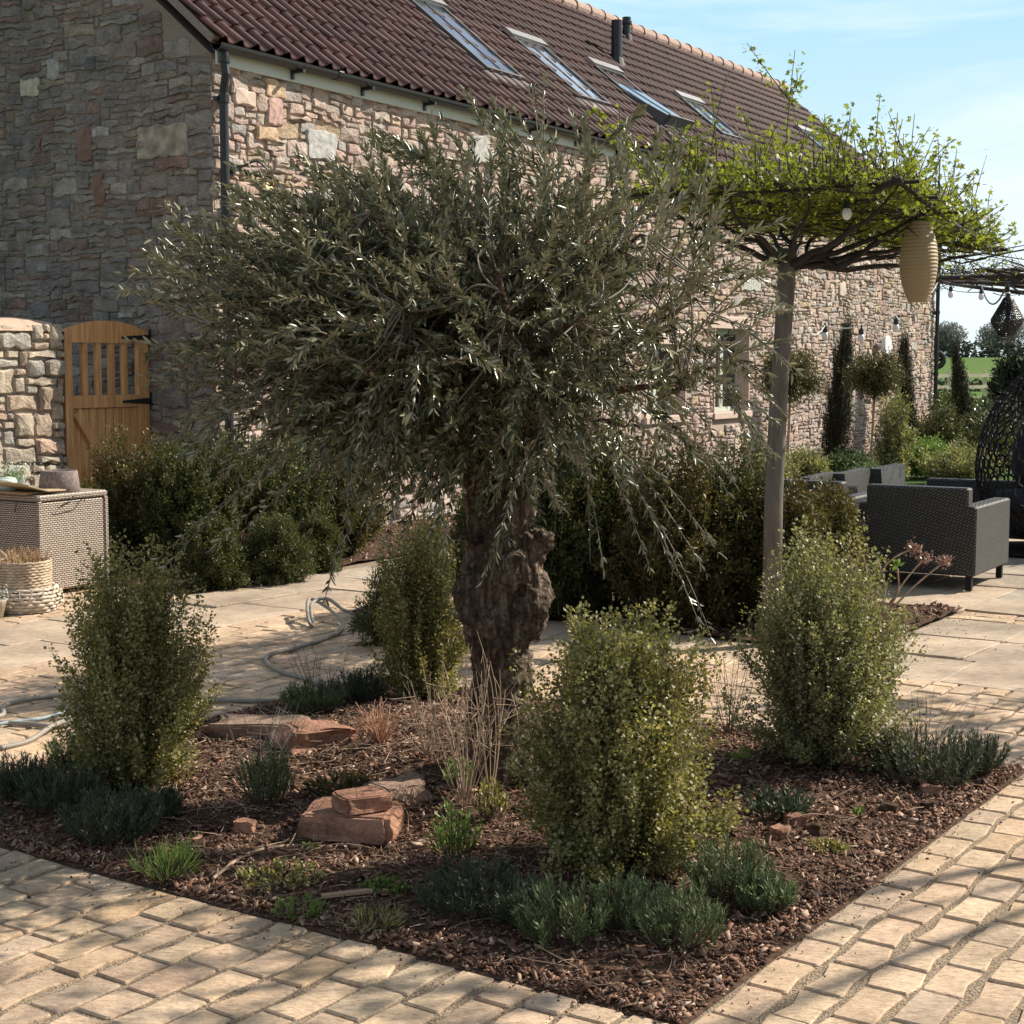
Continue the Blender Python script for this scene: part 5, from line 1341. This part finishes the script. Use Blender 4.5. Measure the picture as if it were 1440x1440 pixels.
# ------------------------------------------------------------------ stones in the bed
M['redstone'] = stone_mat('red_sandstone_block', [(.40, .22, .155), (.36, .20, .15)], s1=9, s2=60, bump=.9, dist=.012, mott=.35)
M['palestone'] = stone_mat('weathered_stone', [(.38, .27, .21), (.40, .30, .24)], s1=8, s2=50, bump=1, dist=.015, mott=.4)
def rock(name, label, x, y, dims, rz, z0, m, seed, chop=.12, cat='stone', group='loose stones in the bed'):
    import bmesh
    p = G(x, y, z0); bm = bmesh.new(); bmesh.ops.create_cube(bm, size=1); rn = random.Random(seed)
    bmesh.ops.bevel(bm, geom=bm.edges[:], offset=.06, segments=2, affect='EDGES'); bmesh.ops.subdivide_edges(bm, edges=bm.edges[:], cuts=3, use_grid_fill=True)
    for v in bm.verts:
        q = noise.noise_vector(v.co * 1.6 + Vector((seed, 0, 0))) * chop + noise.noise_vector(v.co * 6 + Vector((0, seed, 0))) * chop * .25
        v.co = Vector(((v.co.x + q.x) * dims[0], (v.co.y + q.y) * dims[1], (v.co.z + .5 + q.z * .7) * dims[2]))
    me = bpy.data.meshes.new(name); bm.to_mesh(me); bm.free(); me.materials.append(m)
    o = bpy.data.objects.new(name, me); link(o); o.location = (p[0], p[1], z0); o.rotation_euler = (0, 0, rz)
    return tag(o, label, cat, group)
zb = bedz(500, 1170)
rock('sandstone_block', 'flat red sandstone block forming the lower step right of the logs', 497, 1172, (.29, .22, .085), R(-12), zb + .0, M['redstone'], 3, .07)
rock('sandstone_block', 'small red sandstone block resting on top of the flat block', 508, 1138, (.155, .12, .055), R(30), zb + .088, M['redstone'], 5, .08)
rock('sandstone_block', 'rough broken sandstone lump behind the stacked blocks', 560, 1138, (.20, .14, .10), R(35), zb + .0, M['palestone'], 8, .25)
rock('boulder', 'long low weathered boulder behind the dry stems on the left', 362, 1046, (.34, .20, .10), R(-8), bedz(362, 1046) - .035, M['palestone'], 11, .2)
rock('boulder', 'red brown rubble lump right of the weathered boulder', 445, 1052, (.24, .2, .09), R(20), bedz(445, 1052) - .03, M['redstone'], 12, .3)
for i, (x, y, s) in enumerate(((345, 1172, .05), (490, 1245, .05), (1116, 1160, .045), (1142, 1172, .04), (1095, 1180, .05), (1020, 1175, .05), (1310, 1120, .05), (1305, 1140, .04), (900, 1345, .03), (1250, 1145, .045))):
    lb_ = ['beside the shaded mulch left of the sandstone', 'left of the flat wooden stick', 'in front of the small dark plant at right', 'between two clods at right', 'in the shade near the front right shrub', 'close to the foot of the front right shrub',
           'in front of the right hand lavender', 'nearest the kerb at right', 'between the front lavenders', 'left of the right hand lavender'][i]
    rock('clod', 'small brown clod of earth ' + lb_, x, y, (s * 1.3, s, s * .8), i, bedz(x, y) - .008, M['soil'] if i % 2 else M['redstone'], 20 + i, .25, cat='clod', group='clods in the bed')
b = MB(); a_, c_ = G(452, 1260, .03), G(524, 1252, .035); b.bar(a_, c_, .022, .008); tag(b.build('stick', wood_mat('split_wood', (.30, .19, .11), (.42, .29, .18)), origin=tuple((a_ + c_) / 2)), 'flat split stick lying on the mulch below the sandstone', 'stick')
b = MB(); b.tube(smooth_path([tuple(G(x, y, .03)) for x, y in ((360, 1165), (400, 1178), (450, 1175), (520, 1190))]), [.006] * 25, n=6)
b = MB(); b.tube(smooth_path([tuple(G(x, y, z)) for x, y, z in ((300, 1235, .02), (340, 1205, .03), (380, 1192, .03), (440, 1188, .02))]), .005, n=6)
tag(b.build('twig', M['dry'], origin=tuple(G(340, 1205))), 'pale bent twig on the mulch left of the stick', 'twig')

rs = np.random.RandomState(61); n = 1500; st_, tt_ = rs.uniform(BED[0] + .05, BED[1] - .05, n), rs.uniform(BED[2] + .05, BED[3] - .05, n)
cl = rs.rand(n) < .55; st_[cl] = np.clip(rs.normal(4.3, .55, cl.sum()), BED[0] + .05, BED[1] - .05); tt_[cl] = np.clip(rs.normal(3.5, .6, cl.sum()), BED[2] + .05, BED[3] - .05)
S = np.array([WP(a, b, soil_h(a, b, 1) + .012) for a, b in zip(st_, tt_)]); an = rs.uniform(0, 6.283, n); L_ = .03 + .14 * rs.rand(n) ** 2.5
E = S + np.stack([np.cos(an) * L_, np.sin(an) * L_, np.abs(rs.normal(0, .12, n)) * L_], 1)
o = tubes_np('straw_litter', bez(S, (S + E) / 2 + rs.normal(0, .12, (n, 3)) * L_[:, None] * (1, 1, .3) + (0, 0, .004), E, 5), (rs.uniform(.0007, .0018, (n, 1)) * np.linspace(1, .6, 5)[None]), simple('straw_litter', (.36, .26, .18), .85, var=.4, scale=9), None, n=4)
tag(o, 'dead straw and thin twigs lying on the mulch round the trunk', 'straw', kind='stuff')

# ------------------------------------------------------------------ lavender and small plants
def tuft(name, label, cat, x, y, rx, h, m, seed, n_st=70, per=26, L=.022, W=.0035, group=None, open_=.8, stem=None, z=None):
    rs = np.random.RandomState(seed); p = G(x, y, bedz(x, y)); root = thing(name, label, cat, (p[0], p[1], bedz(x, y) - .005), 0, group)
    a = rs.uniform(0, 6.283, n_st); rad = np.sqrt(rs.uniform(0, 1, n_st)); hh = h * (1 - .35 * rad ** 2) * rs.uniform(.6, 1.1, n_st)
    E = np.stack([np.cos(a) * rad * rx, np.sin(a) * rad * rx, hh], 1); S = E * (.45, .45, 0) + rs.normal(0, .008, E.shape) * (1, 1, 0)
    Mi = (S + E) / 2 + np.stack([np.cos(a) * rx * .18 * rad, np.sin(a) * rx * .18 * rad, 0 * a], 1)
    tubes_np('stems', bez(S, Mi, E, 5), np.linspace(.0022, .0012, 5)[None].repeat(n_st, 0), stem or M['twig'], root)
    t = rs.uniform(.25, 1.02, (n_st, per, 1)); A, B, C = S[:, None], Mi[:, None], E[:, None]
    P = A * (1 - t) ** 2 + 2 * B * t * (1 - t) + C * t ** 2; T = unit((B - A) * (1 - t) + (C - B) * t); off = unit(rs.normal(0, 1, P.shape))
    D = T * 1.0 + off * open_; P, D, off = P.reshape(-1, 3), D.reshape(-1, 3), off.reshape(-1, 3); k = len(P)
    leaves('foliage', P, D, off + rs.normal(0, .3, off.shape), L * rs.uniform(.6, 1.2, k), W * rs.uniform(.8, 1.2, k), m, root, quad=True, fold=.1)
    return root
gL = 'lavender plants edging the bed'
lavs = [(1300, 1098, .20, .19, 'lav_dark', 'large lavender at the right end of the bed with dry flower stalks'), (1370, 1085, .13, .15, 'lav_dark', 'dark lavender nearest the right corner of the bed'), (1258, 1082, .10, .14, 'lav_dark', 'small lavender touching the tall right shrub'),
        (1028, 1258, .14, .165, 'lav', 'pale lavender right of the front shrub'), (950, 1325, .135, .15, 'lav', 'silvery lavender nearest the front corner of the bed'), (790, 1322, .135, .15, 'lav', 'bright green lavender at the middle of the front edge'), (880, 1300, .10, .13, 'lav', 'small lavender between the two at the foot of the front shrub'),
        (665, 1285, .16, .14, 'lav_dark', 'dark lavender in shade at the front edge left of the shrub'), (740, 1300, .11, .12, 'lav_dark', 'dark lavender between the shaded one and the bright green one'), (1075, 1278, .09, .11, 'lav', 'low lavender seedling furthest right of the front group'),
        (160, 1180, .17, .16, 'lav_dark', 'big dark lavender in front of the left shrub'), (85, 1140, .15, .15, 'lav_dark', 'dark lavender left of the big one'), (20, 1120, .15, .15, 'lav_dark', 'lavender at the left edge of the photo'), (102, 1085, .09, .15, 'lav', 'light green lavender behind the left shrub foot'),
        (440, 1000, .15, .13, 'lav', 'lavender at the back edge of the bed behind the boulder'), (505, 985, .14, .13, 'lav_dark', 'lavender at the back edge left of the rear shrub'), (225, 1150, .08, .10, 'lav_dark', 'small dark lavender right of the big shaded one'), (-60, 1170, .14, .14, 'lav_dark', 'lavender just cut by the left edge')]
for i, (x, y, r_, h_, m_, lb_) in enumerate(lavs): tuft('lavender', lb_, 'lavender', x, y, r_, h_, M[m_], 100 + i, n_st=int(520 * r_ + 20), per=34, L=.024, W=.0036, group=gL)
gW = 'weeds and small plants in the mulch'
tuft('grass_tuft', 'fresh green grass tuft by the kerb at left', 'grass tuft', 232, 1236, .085, .07, M['fresh'], 201, n_st=60, per=3, L=.08, W=.004, group=gW, open_=.35)
tuft('grass_tuft', 'low spiky green tuft by the kerb left of the middle', 'grass tuft', 425, 1285, .075, .035, M['fresh'], 202, n_st=50, per=5, L=.03, W=.004, group=gW)
tuft('grass_tuft', 'yellowish tuft at the kerb below the stick', 'grass tuft', 530, 1300, .08, .035, M['shrub_a'], 203, n_st=50, per=5, L=.035, W=.004, group=gW)
tuft('weed', 'low lime green moss cushion below the sandstone blocks', 'weed', 540, 1250, .07, .03, M['fresh'], 204, n_st=60, per=8, L=.012, W=.009, group=gW)
tuft('weed', 'spreading yellow green weed left of the stick', 'weed', 395, 1235, .13, .035, M['shrub_a'], 205, n_st=80, per=8, L=.014, W=.010, group=gW)
tuft('weed', 'tiny lime green seedling left of the sandstone', 'weed', 434, 1197, .02, .03, M['fresh'], 206, n_st=8, per=5, L=.015, W=.012, group=gW)
tuft('weed', 'tiny lime green seedling alone at the right of the bed', 'weed', 1210, 1148, .022, .03, M['fresh'], 207, n_st=8, per=6, L=.018, W=.009, group=gW)
tuft('weed', 'mossy yellow cushion at the right of the bed', 'weed', 1162, 1195, .07, .03, M['shrub_a'], 208, n_st=70, per=8, L=.010, W=.008, group=gW)
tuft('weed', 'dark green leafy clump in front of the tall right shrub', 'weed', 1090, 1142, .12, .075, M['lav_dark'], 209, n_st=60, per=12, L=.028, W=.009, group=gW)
tuft('weed', 'blue green tuft at the left of the bed behind the dry stems', 'weed', 375, 1135, .10, .22, M['lav'], 210, n_st=70, per=26, L=.03, W=.003, group=gW)
tuft('weed', 'upright yellow green herb in front of the trunk', 'weed', 640, 1205, .085, .17, M['fresh'], 211, n_st=34, per=22, L=.022, W=.006, group=gW)
tuft('weed', 'lime green herb right beneath the trunk among dry stems', 'weed', 640, 1105, .055, .10, M['fresh'], 212, n_st=30, per=16, L=.022, W=.006, group=gW)
tuft('weed', 'grey green herb between the trunk and the front shrub', 'weed', 690, 1150, .06, .13, M['shrub_a'], 213, n_st=26, per=18, L=.022, W=.006, group=gW)
tuft('weed', 'low tan and green leaves behind the sandstone', 'weed', 480, 1115, .12, .05, M['brown_shrub'], 214, n_st=50, per=8, L=.03, W=.010, group=gW)
p = G(1040, 1072, .02); dk = thing('dock_plant', 'two broad bright green leaves on bare mulch right of the front shrub', 'plant', tuple(p), 0, gW)
leaves('foliage', np.array([(0, 0, .0), (.01, 0, 0), (0, .01, 0)]), np.array([(.5, -.2, .9), (-.8, -.1, .6), (.9, .1, .2)]), np.array([(.1, -1, .4), (.2, -1, .6), (0, -.4, 1)]), np.array([.075, .065, .06]), np.array([.042, .03, .025]), M['fresh'], dk)

def dry_plant(name, label, x, y, n, r, h, seed, m=None, curl=.3, fork=3, thick=.0018, leafs=0):
    rs = np.random.RandomState(seed); z = bedz(x, y) if 0 < y else 0; p = G(x, y, z); root = thing(name, label, 'dry plant', (p[0], p[1], z - .004), 0, 'dry stems left from last year')
    a = rs.uniform(0, 6.283, n); rad = rs.uniform(.1, 1, n); E = np.stack([np.cos(a) * rad * r, np.sin(a) * rad * r, h * rs.uniform(.5, 1.05, n)], 1); S = E * (.08, .08, 0)
    Mi = (S + E) / 2 + rs.normal(0, 1, S.shape) * h * .07; pa = [bez(S, Mi, E, 7)]; pr = [np.linspace(thick, thick * .5, 7)[None].repeat(n, 0)]
    for f in range(fork):
        t = rs.uniform(.35, .9, (n, 1)); Q = S * (1 - t) ** 2 + 2 * Mi * t * (1 - t) + E * t ** 2; d = rs.normal(0, 1, S.shape) * (1, 1, .5) + (0, 0, .6); E2 = Q + unit(d) * h * rs.uniform(.08, .22, (n, 1))
        pa.append(bez(Q, (Q + E2) / 2 + rs.normal(0, .004, Q.shape), E2, 7)); pr.append(np.linspace(thick * .6, thick * .35, 7)[None].repeat(n, 0))
    tubes_np('stems', np.concatenate(pa), np.concatenate(pr), m or M['dry'], root)
    return root
dry_plant('dry_perennial', 'tall fan of bare tan stems in front of the olive trunk', 652, 1130, 26, .22, .52, 1, fork=3, thick=.0022)
dry_plant('dry_perennial', 'taller thin straw stems crossing the trunk', 690, 1120, 10, .12, .66, 2, fork=4, thick=.0022)
dry_plant('dry_perennial', 'low spiky clump of tan stalks behind the sandstone blocks', 535, 1045, 90, .12, .16, 3, m=simple('orange_straw', (.48, .27, .17), .85), fork=1)
dry_plant('dry_perennial', 'thin grey stems by the weathered boulder', 365, 1120, 26, .22, .36, 4, m=simple('grey_straw', (.30, .26, .21), .85), fork=3, thick=.0015)
dry_plant('dry_perennial', 'dry lavender stalks standing over the right hand plants', 1290, 1085, 34, .22, .30, 5, m=M['twig'], fork=0, thick=.0013)
dry_plant('dry_perennial', 'dark bare stems between the front and right shrubs', 1025, 1035, 20, .14, .36, 6, m=M['twig'], fork=3, thick=.0018)
dry_plant('dry_perennial', 'sparse brown stalks under the tall weed at the trunk foot', 600, 1060, 24, .16, .30, 7, fork=2, thick=.0014)
dry_plant('dry_perennial', 'sparse dead stems at the back edge of the bed', 450, 1000, 24, .16, .32, 8, m=M['twig'], fork=2, thick=.0013)

# hydrangea with last year's flower heads
p = G(1232, 872); hyd = thing('hydrangea', 'bare hydrangea with brown dead flower heads in front of the armchair', 'shrub', (p[0], p[1], 0))
hv = Vector(tuple(p))
def H3(x, y, dy=0): return Vector(tuple(AT(x, y, hv.y + dy))) - hv
b = MB(); heads = [((1228, 870), (1215, 830), (1190, 790), 0), ((1232, 872), (1245, 830), (1233, 785), .05), ((1236, 874), (1270, 820), (1300, 785), .0), ((1238, 874), (1285, 825), (1328, 790), .1), ((1230, 874), (1225, 835), (1213, 780), -.05), ((1236, 872), (1262, 835), (1262, 800), -.05), ((1228, 874), (1242, 800), (1285, 770), .1), ((1226, 868), (1212, 850), (1180, 800), .05)]
for (a, m_, c, dy) in heads: b.tube(smooth_path([H3(*a), H3(*m_, dy / 2), H3(*c, dy)], 5), [.007] * 4 + [.0055] * 7, n=6)
b.build('stems', M['dry'], hyd, smooth=True)
pet = leaf_mat('dead_petal', [(.22, .12, .09), (.34, .20, .16), (.42, .28, .22), (.28, .15, .12)], trans=.2)
for (a, m_, c, dy) in [heads[i] for i in (0, 2, 3, 6)]:
    q = np.array(tuple(H3(*c, dy))); k = 120; P = q + rs.normal(0, 1, (k, 3)) * (.021, .021, .017); leaves('flower_head', P, rs.normal(0, 1, (k, 3)), rs.normal(0, 1, (k, 3)), .018, .016, pet, hyd, quad=True)
q = np.array(tuple(H3(1262, 795, -.05))); leaves('new_leaf', q + rs.normal(0, .006, (7, 3)), rs.normal(0, .5, (7, 3)) + (0, -.2, .9), rs.normal(0, .5, (7, 3)), .05, .024, M['fresh'], hyd)

# ------------------------------------------------------------------ shrubs along the house and in the rear bed
gH = 'dense evergreen shrubs along the house wall'
def sh(x, y, rx, h, m, seed, lb, group=gH, **kw):
    p = G(x, y); a = dict(n_tw=420, per=95, L=.030, W=.012, spike=.25, droop=.1, quad=True, jit=.035); a.update(kw)
    return shrub('evergreen_bush', lb, 'bush', (p[0], p[1], 0), rx, h, m, seed, group=group, **a)
sh(190, 800, .48, .86, M['brown_shrub'], 31, 'bronze green bush in front of the wooden gate')
sh(262, 806, .42, .80, M['yew'], 32, 'dark bush behind the left shrub beneath the downpipe')
sh(330, 800, .46, .86, M['yew'], 33, 'dark green bush below the barn lamp')
sh(400, 792, .46, .82, M['yew'], 34, 'dark bush in front of the green door')
sh(475, 782, .44, .84, M['brown_shrub'], 35, 'bronze tinted bush right of the green door')
sh(120, 812, .26, .55, M['yew'], 36, 'small dark bush squeezed behind the wicker box')
sh(390, 818, .28, .40, M['yew'], 37, 'low dark bush at the edge of the house border', L=.02, W=.008)
sh(300, 826, .26, .42, M['yew'], 38, 'low dark bush right of the wicker box', L=.02, W=.010)
sh(445, 802, .22, .34, M['yew'], 39, 'small dark bush at the corner of the house border', L=.02, W=.008)
p = G(358, 806); dd = thing('dead_fern', 'clump of rust brown dead leaves at the foot of the house border', 'dead plant', (p[0], p[1], 0))
k = 160; leaves('foliage', rs.normal(0, 1, (k, 3)) * (.10, .08, .06) + (0, 0, .16), rs.normal(0, 1, (k, 3)), rs.normal(0, 1, (k, 3)), .07, .03, leaf_mat('rust_leaf', [(.30, .11, .05), (.38, .16, .08), (.24, .09, .05)], trans=.3), dd)
S = np.zeros((14, 3)); E = rs.normal(0, .08, (14, 3)) + (0, 0, .2); tubes_np('stems', bez(S, (S + E) / 2, E, 4), np.full((14, 4), .003), M['dry'], dd)
gR = 'dense evergreen shrubs in the rear bed'
rear = [(770, 868, .44, .98, 'yew', 'dark evergreen right behind the olive trunk'), (860, 862, .46, .95, 'yew', 'dark evergreen behind the front shrub'), (950, 880, .44, .92, 'brown_shrub', 'brownish evergreen below the hanging olive shoots'),
        (1030, 872, .42, .90, 'yew', 'dark evergreen left of the grey tree trunk'), (690, 855, .34, .75, 'yew', 'dark evergreen hidden behind the olive trunk'), (1100, 880, .36, .72, 'brown_shrub', 'evergreen round the foot of the grey tree trunk'), (1165, 850, .26, .62, 'brown_shrub', 'bronze evergreen between the trunk and the armchair')]
for i, (x, y, r_, h_, m_, lb_) in enumerate(rear): sh(x, y, r_, h_, M[m_], 50 + i, lb_, gR)
sh(545, 905, .22, .35, M['yew'], 60, 'small dark bush beside the rear left shrub', 'small bushes by the hose', L=.03, W=.006, n_tw=130)

# the border at the far end of the barn
gC = 'slim cypresses against the barn'
def cypress(x, y, Y, r_, h_, lb, seed, lean=(0, 0)):
    p = AT(x, y, Y); return shrub('cypress', lb, 'cypress', (p[0], p[1], 0), r_, h_, M['cyp'], seed, n_tw=420, per=44, L=.05, W=.012, group=gC, prof=lambda z: np.clip((1.04 - z), 0, 1) ** .55, jit=.03, quad=True, spike=.04, lean=lean)
cypress(1172, 655, 22.2, .30, 2.12, 'tall slim cypress between the two hanging bulbs', 71, (.16, 0))
cypress(1272, 640, 25.6, .28, 1.95, 'slim cypress behind the lollipop tree', 72, (-.05, 0))
cypress(1360, 632, 26.0, .24, 1.80, 'slim leaning cypress beyond the corner of the barn', 73, (-.25, 0))
def lollipop(x, y, Y, cx, cy, r_, lb, seed):
    p = AT(x, y, Y); base = np.array((p[0], p[1], 0)); t = thing('lollipop_tree', lb, 'topiary tree', base, 0, 'lollipop trees along the barn')
    c = AT(cx, cy, Y) - base; b = MB(); b.tube([(0, 0, 0), (c[0] * .4 + .01, 0, c[2] * .5), (c[0], c[1], c[2])], [.022, .018, .014], n=8); b.build('trunk', M['dry'], t)
    rs = np.random.RandomState(seed); k = 220; d = unit(rs.normal(0, 1, (k, 3))) * (1, 1, .82) * r_ * rs.uniform(.75, 1.12, (k, 1)); S = np.zeros((k, 3)) + c; E = S + d
    tubes_np('branches', bez(S, (S + E) / 2 + rs.normal(0, .02, S.shape), E, 5), np.linspace(.006, .002, 5)[None].repeat(k, 0), M['twig'], t)
    tt = rs.uniform(.45, 1.05, (k, 34, 1)); P = (S[:, None] * (1 - tt) + E[:, None] * tt + rs.normal(0, .03, (k, 34, 3))).reshape(-1, 3)
    leaves('crown', P, rs.normal(0, 1, P.shape) + (0, 0, .3), rs.normal(0, .7, P.shape) + (0, 0, 1), .05 * rs.uniform(.6, 1.2, len(P)), .018, M['topi'], t, quad=True)
lollipop(1223, 660, 20.8, 1231, 528, .40, 'lollipop tree with a bronze ball crown on a thin stem', 81)
lollipop(1105, 680, 19.2, 1112, 530, .42, 'lollipop tree partly hidden behind the grey tree trunk', 82)
gP = 'loose plants in the far border'
far = [(1130, 672, 18.5, .34, .42, 'shrub_b', 'loose silvery plant left of the tall cypress'), (1195, 668, 19.2, .36, .36, 'lav', 'low blue green plant at the foot of the tall cypress'), (1255, 668, 19.6, .30, .95, 'shrub_b', 'airy cream flowered shrub beside the lollipop stem'),
       (1300, 655, 21.0, .55, .42, 'fresh', 'low light green plants behind the long sofa'), (1350, 662, 20.0, .6, .40, 'shrub_b', 'mixed low plants left of the egg chair'), (1395, 650, 21.5, .6, .7, 'yew', 'dark shrub behind the egg chair'), (1225, 680, 18.0, .4, .26, 'lav', 'low plants behind the chair backs'), (1085, 690, 17.6, .35, .40, 'shrub_b', 'plants behind the grey tree trunk'),
       (1325, 640, 24, .45, .85, 'yew', 'dark bush by the far corner of the barn'), (1405, 610, 26, .50, .85, 'lav_dark', 'big grey green bush at the right edge'), (1290, 632, 26, .4, .5, 'shrub_b', 'thin shrub at the foot of the far wall')]
for i, (x, y, Y, r_, h_, m_, lb_) in enumerate(far):
    p = AT(x, y, Y); shrub('border_plant', lb_, 'plant', (p[0], p[1], 0), r_, h_, M[m_], 90 + i, n_tw=200, per=34, L=.05, W=.02, group=gP, quad=True, jit=.05, spike=.3)
p = AT(1312, 640, 26); t = thing('post_lamp', 'short white bollard lamp at the foot of the far barn corner', 'bollard lamp', (p[0] + .02, p[1], 0))
b = MB(); b.tube([(0, 0, 0), (0, 0, .70)], .06, n=14); b.build('post', M['white'], t); b = MB(); b.tube([(0, 0, .70), (0, 0, .74), (0, 0, .76)], [.09, .09, .05], n=14); b.build('cap', M['white'], t)

# hedge, paddock fence, field and far trees
def bush_row(name, lb, cat, a, c, n, w, h, m, seed, L, W, kind=None, per=1):
    rs = np.random.RandomState(seed); t = rs.uniform(0, 1, (n, 1)); P = np.array(a) * (1 - t) + np.array(c) * t
    ph = rs.uniform(0, 6.28, n); top = h * (1 + .12 * np.sin(t[:, 0] * 17) + .08 * np.sin(t[:, 0] * 43 + 1)); r = rs.uniform(.7, 1, n)
    P = P + np.stack([np.cos(ph) * r * w * .3, np.sin(ph) * r * w, (.5 + .5 * np.sin(ph * 1.0 + 1.57 * rs.choice([0, 1], n)) * r) * top], 1)
    P[:, 2] = np.abs(P[:, 2] - a[2]) + a[2]
    o = leaves(name, P, rs.normal(0, 1, P.shape), rs.normal(0, .6, P.shape) + (0, 0, 1), L * rs.uniform(.6, 1.2, n), W, m, None, quad=True)
    return tag(o, lb, cat, kind=kind)
laurel = leaf_mat('laurel_leaf', [(.05, .09, .015), (.09, .14, .025), (.13, .19, .035), (.04, .06, .015)], trans=.2, rough=.3, spec=.6)
a = AT(1300, 600, 31); c = AT(1540, 600, 33)
bush_row('laurel_hedge', 'clipped laurel hedge crossing behind the garden', 'hedge', (a[0], a[1], 0), (c[0], c[1], 0), 11000, .5, .85, laurel, 5, .11, .05)
p = AT(1432, 560, 29); shrub('conifer', 'dark spreading conifer above the laurel hedge at the right edge', 'conifer', (p[0], p[1], 0), .62, 1.55, M['cyp'], 61, n_tw=420, per=60, L=.12, W=.03, quad=True, jit=.06, spike=.1)
fm = MB(); fz = lambda Y: -.04 + max(0, min(1, (Y - 48) / 130)) ** 1.0 * 2.1
ys = [48, 60, 80, 100, 130, 178, 260]; V = []
for Y in ys:
    for X in np.linspace(-150, 170, 33): V.append((X, Y, fz(Y) + (.0 if Y > 50 else 0) + .05 * noise.noise(Vector((X * .05, Y * .05, 0)))))
fm.add(V, [(i * 33 + k, i * 33 + k + 1, (i + 1) * 33 + k + 1, (i + 1) * 33 + k) for i in range(len(ys) - 1) for k in range(32)])
tag(fm.build('field', M['grass'], smooth=True), kind='structure')
fn = thing('paddock_fence', 'pale post and rail fence at the near side of the green field', 'fence', (12.0, 47.0, -.05)); fwd = Vector((7.5, 13.0, .0)); fw = M['fence_wood'] = simple('pale_fence_wood', (.60, .52, .38), .8, var=.15, scale=5)
FA, FB = Vector((-.6, 0, 0)), Vector((9.5, 6.5, 0))
for k in range(16):
    q = FA + (FB - FA) * k / 15; b = MB(); b.box(q.x - .045, q.x + .045, q.y - .045, q.y + .045, 0, 1.30, .01); b.build('post', fw, fn)
for z in (.45, .80, 1.15):
    b = MB(); b.bar(FA + Vector((0, -.08, z)), FB + Vector((0, -.08, z)), .04, .10); b.build('rail', fw, fn)
hedge_far = leaf_mat('far_hedge', [(.045, .062, .045), (.065, .08, .055), (.085, .095, .07)], trans=.1, rough=.8)
bush_row('field_hedge', 'dark hedge along the near edge of the green field', 'hedge', (-20, 66, .1), (60, 70, .1), 9000, 1.0, .55, hedge_far, 6, .28, .16, kind='stuff')
bush_row('far_hedge', 'dark hedge along the far edge of the green field', 'hedge', (-40, 178, 1.9), (120, 182, 1.9), 16000, 1.5, 1.9, hedge_far, 7, .6, .35, kind='stuff')
rs = np.random.RandomState(77); twm = leaf_mat('far_bare_crown', [(.24, .25, .21), (.30, .30, .26), (.20, .22, .18), (.36, .34, .30)], trans=.2, rough=.9)  # crown tones lightened to put distance haze into their colour
PP = []; ST = []; EN = []
for k in range(46):
    X = -30 + k * 3.1 + rs.normal(0, 1.2); Y = 186 + rs.uniform(-3, 10); h = rs.uniform(3.2, 5.2) * (1.0 if k % 5 else 1.15); c = np.array((X, Y, 2.0 + h * .62)); n = 1100
    d = unit(rs.normal(0, 1, (n, 3))) * (h * .48, h * .48, h * .40) * rs.uniform(.1, 1, (n, 1)) ** .5; P = c + d; PP.append(P)
    m = 26; e = c + unit(rs.normal(0, 1, (m, 3)) + (0, 0, .5)) * (h * .45); ST.append(np.repeat([[X, Y, 2.0]], m, 0)); EN.append(e)
PP = np.concatenate(PP); k = len(PP)
o = leaves('woodland', PP, unit(rs.normal(0, 1, PP.shape) + (0, 0, .7)), rs.normal(0, 1, PP.shape), .5 * rs.uniform(.5, 1.3, k), .16, twm, None, quad=True)
tag(o, 'bare trees, paled by painted haze, along the skyline beyond the green field', 'trees', kind='stuff')
ST, EN = np.concatenate(ST), np.concatenate(EN); tubes_np('woodland_branches', bez(ST, (ST + EN) / 2 + (0, 0, .4), EN, 4), np.linspace(.10, .03, 4)[None].repeat(len(ST), 0), simple('far_bark', (.14, .13, .11), .9), o)

# two more roof trained trees stand outside the frame on the right; their leaves dapple the paving
def side_tree(x, y, cx, cy, r_, n, seed, zc=2.28, lb='roof trained tree outside the right edge that shades the paving'):
    global rs
    t = thing('parasol_tree', lb, 'tree', (x, y, 0), 0, 'roof trained parasol trees')
    b = MB(); b.tube([(0, 0, 0), (.02, 0, 1.2), (0, 0, zc - .03)], [.06, .055, .06], n=12); b.build('trunk', bark2, t)
    S = np.stack([rs.uniform(-r_, r_, n) + cx - x, rs.uniform(-r_, r_, n) + cy - y, rs.normal(zc, .03, n)], 1); E = S + rs.normal(0, .14, S.shape) * (1, 1, .6)
    S0 = np.repeat([[0, 0, zc - .08]], 6, 0); E0 = S[:6]
    pth = plane_leaves(t, S, E, 8, .04)
    tubes_np('branches', np.concatenate([pth, bez(S0, (S0 + E0) / 2, E0, 6)]), np.concatenate([np.full((n, 6), .005), np.full((6, 6), .011)]), M['dark_wood'], t, n=4)
side_tree(5.3, 7.9, 4.65, 7.45, .75, 240, 1)
side_tree(6.2, 6.6, 3.45, 5.35, .72, 170, 2, 3.2, 'taller leafy tree outside the right edge that dapples the near paving')
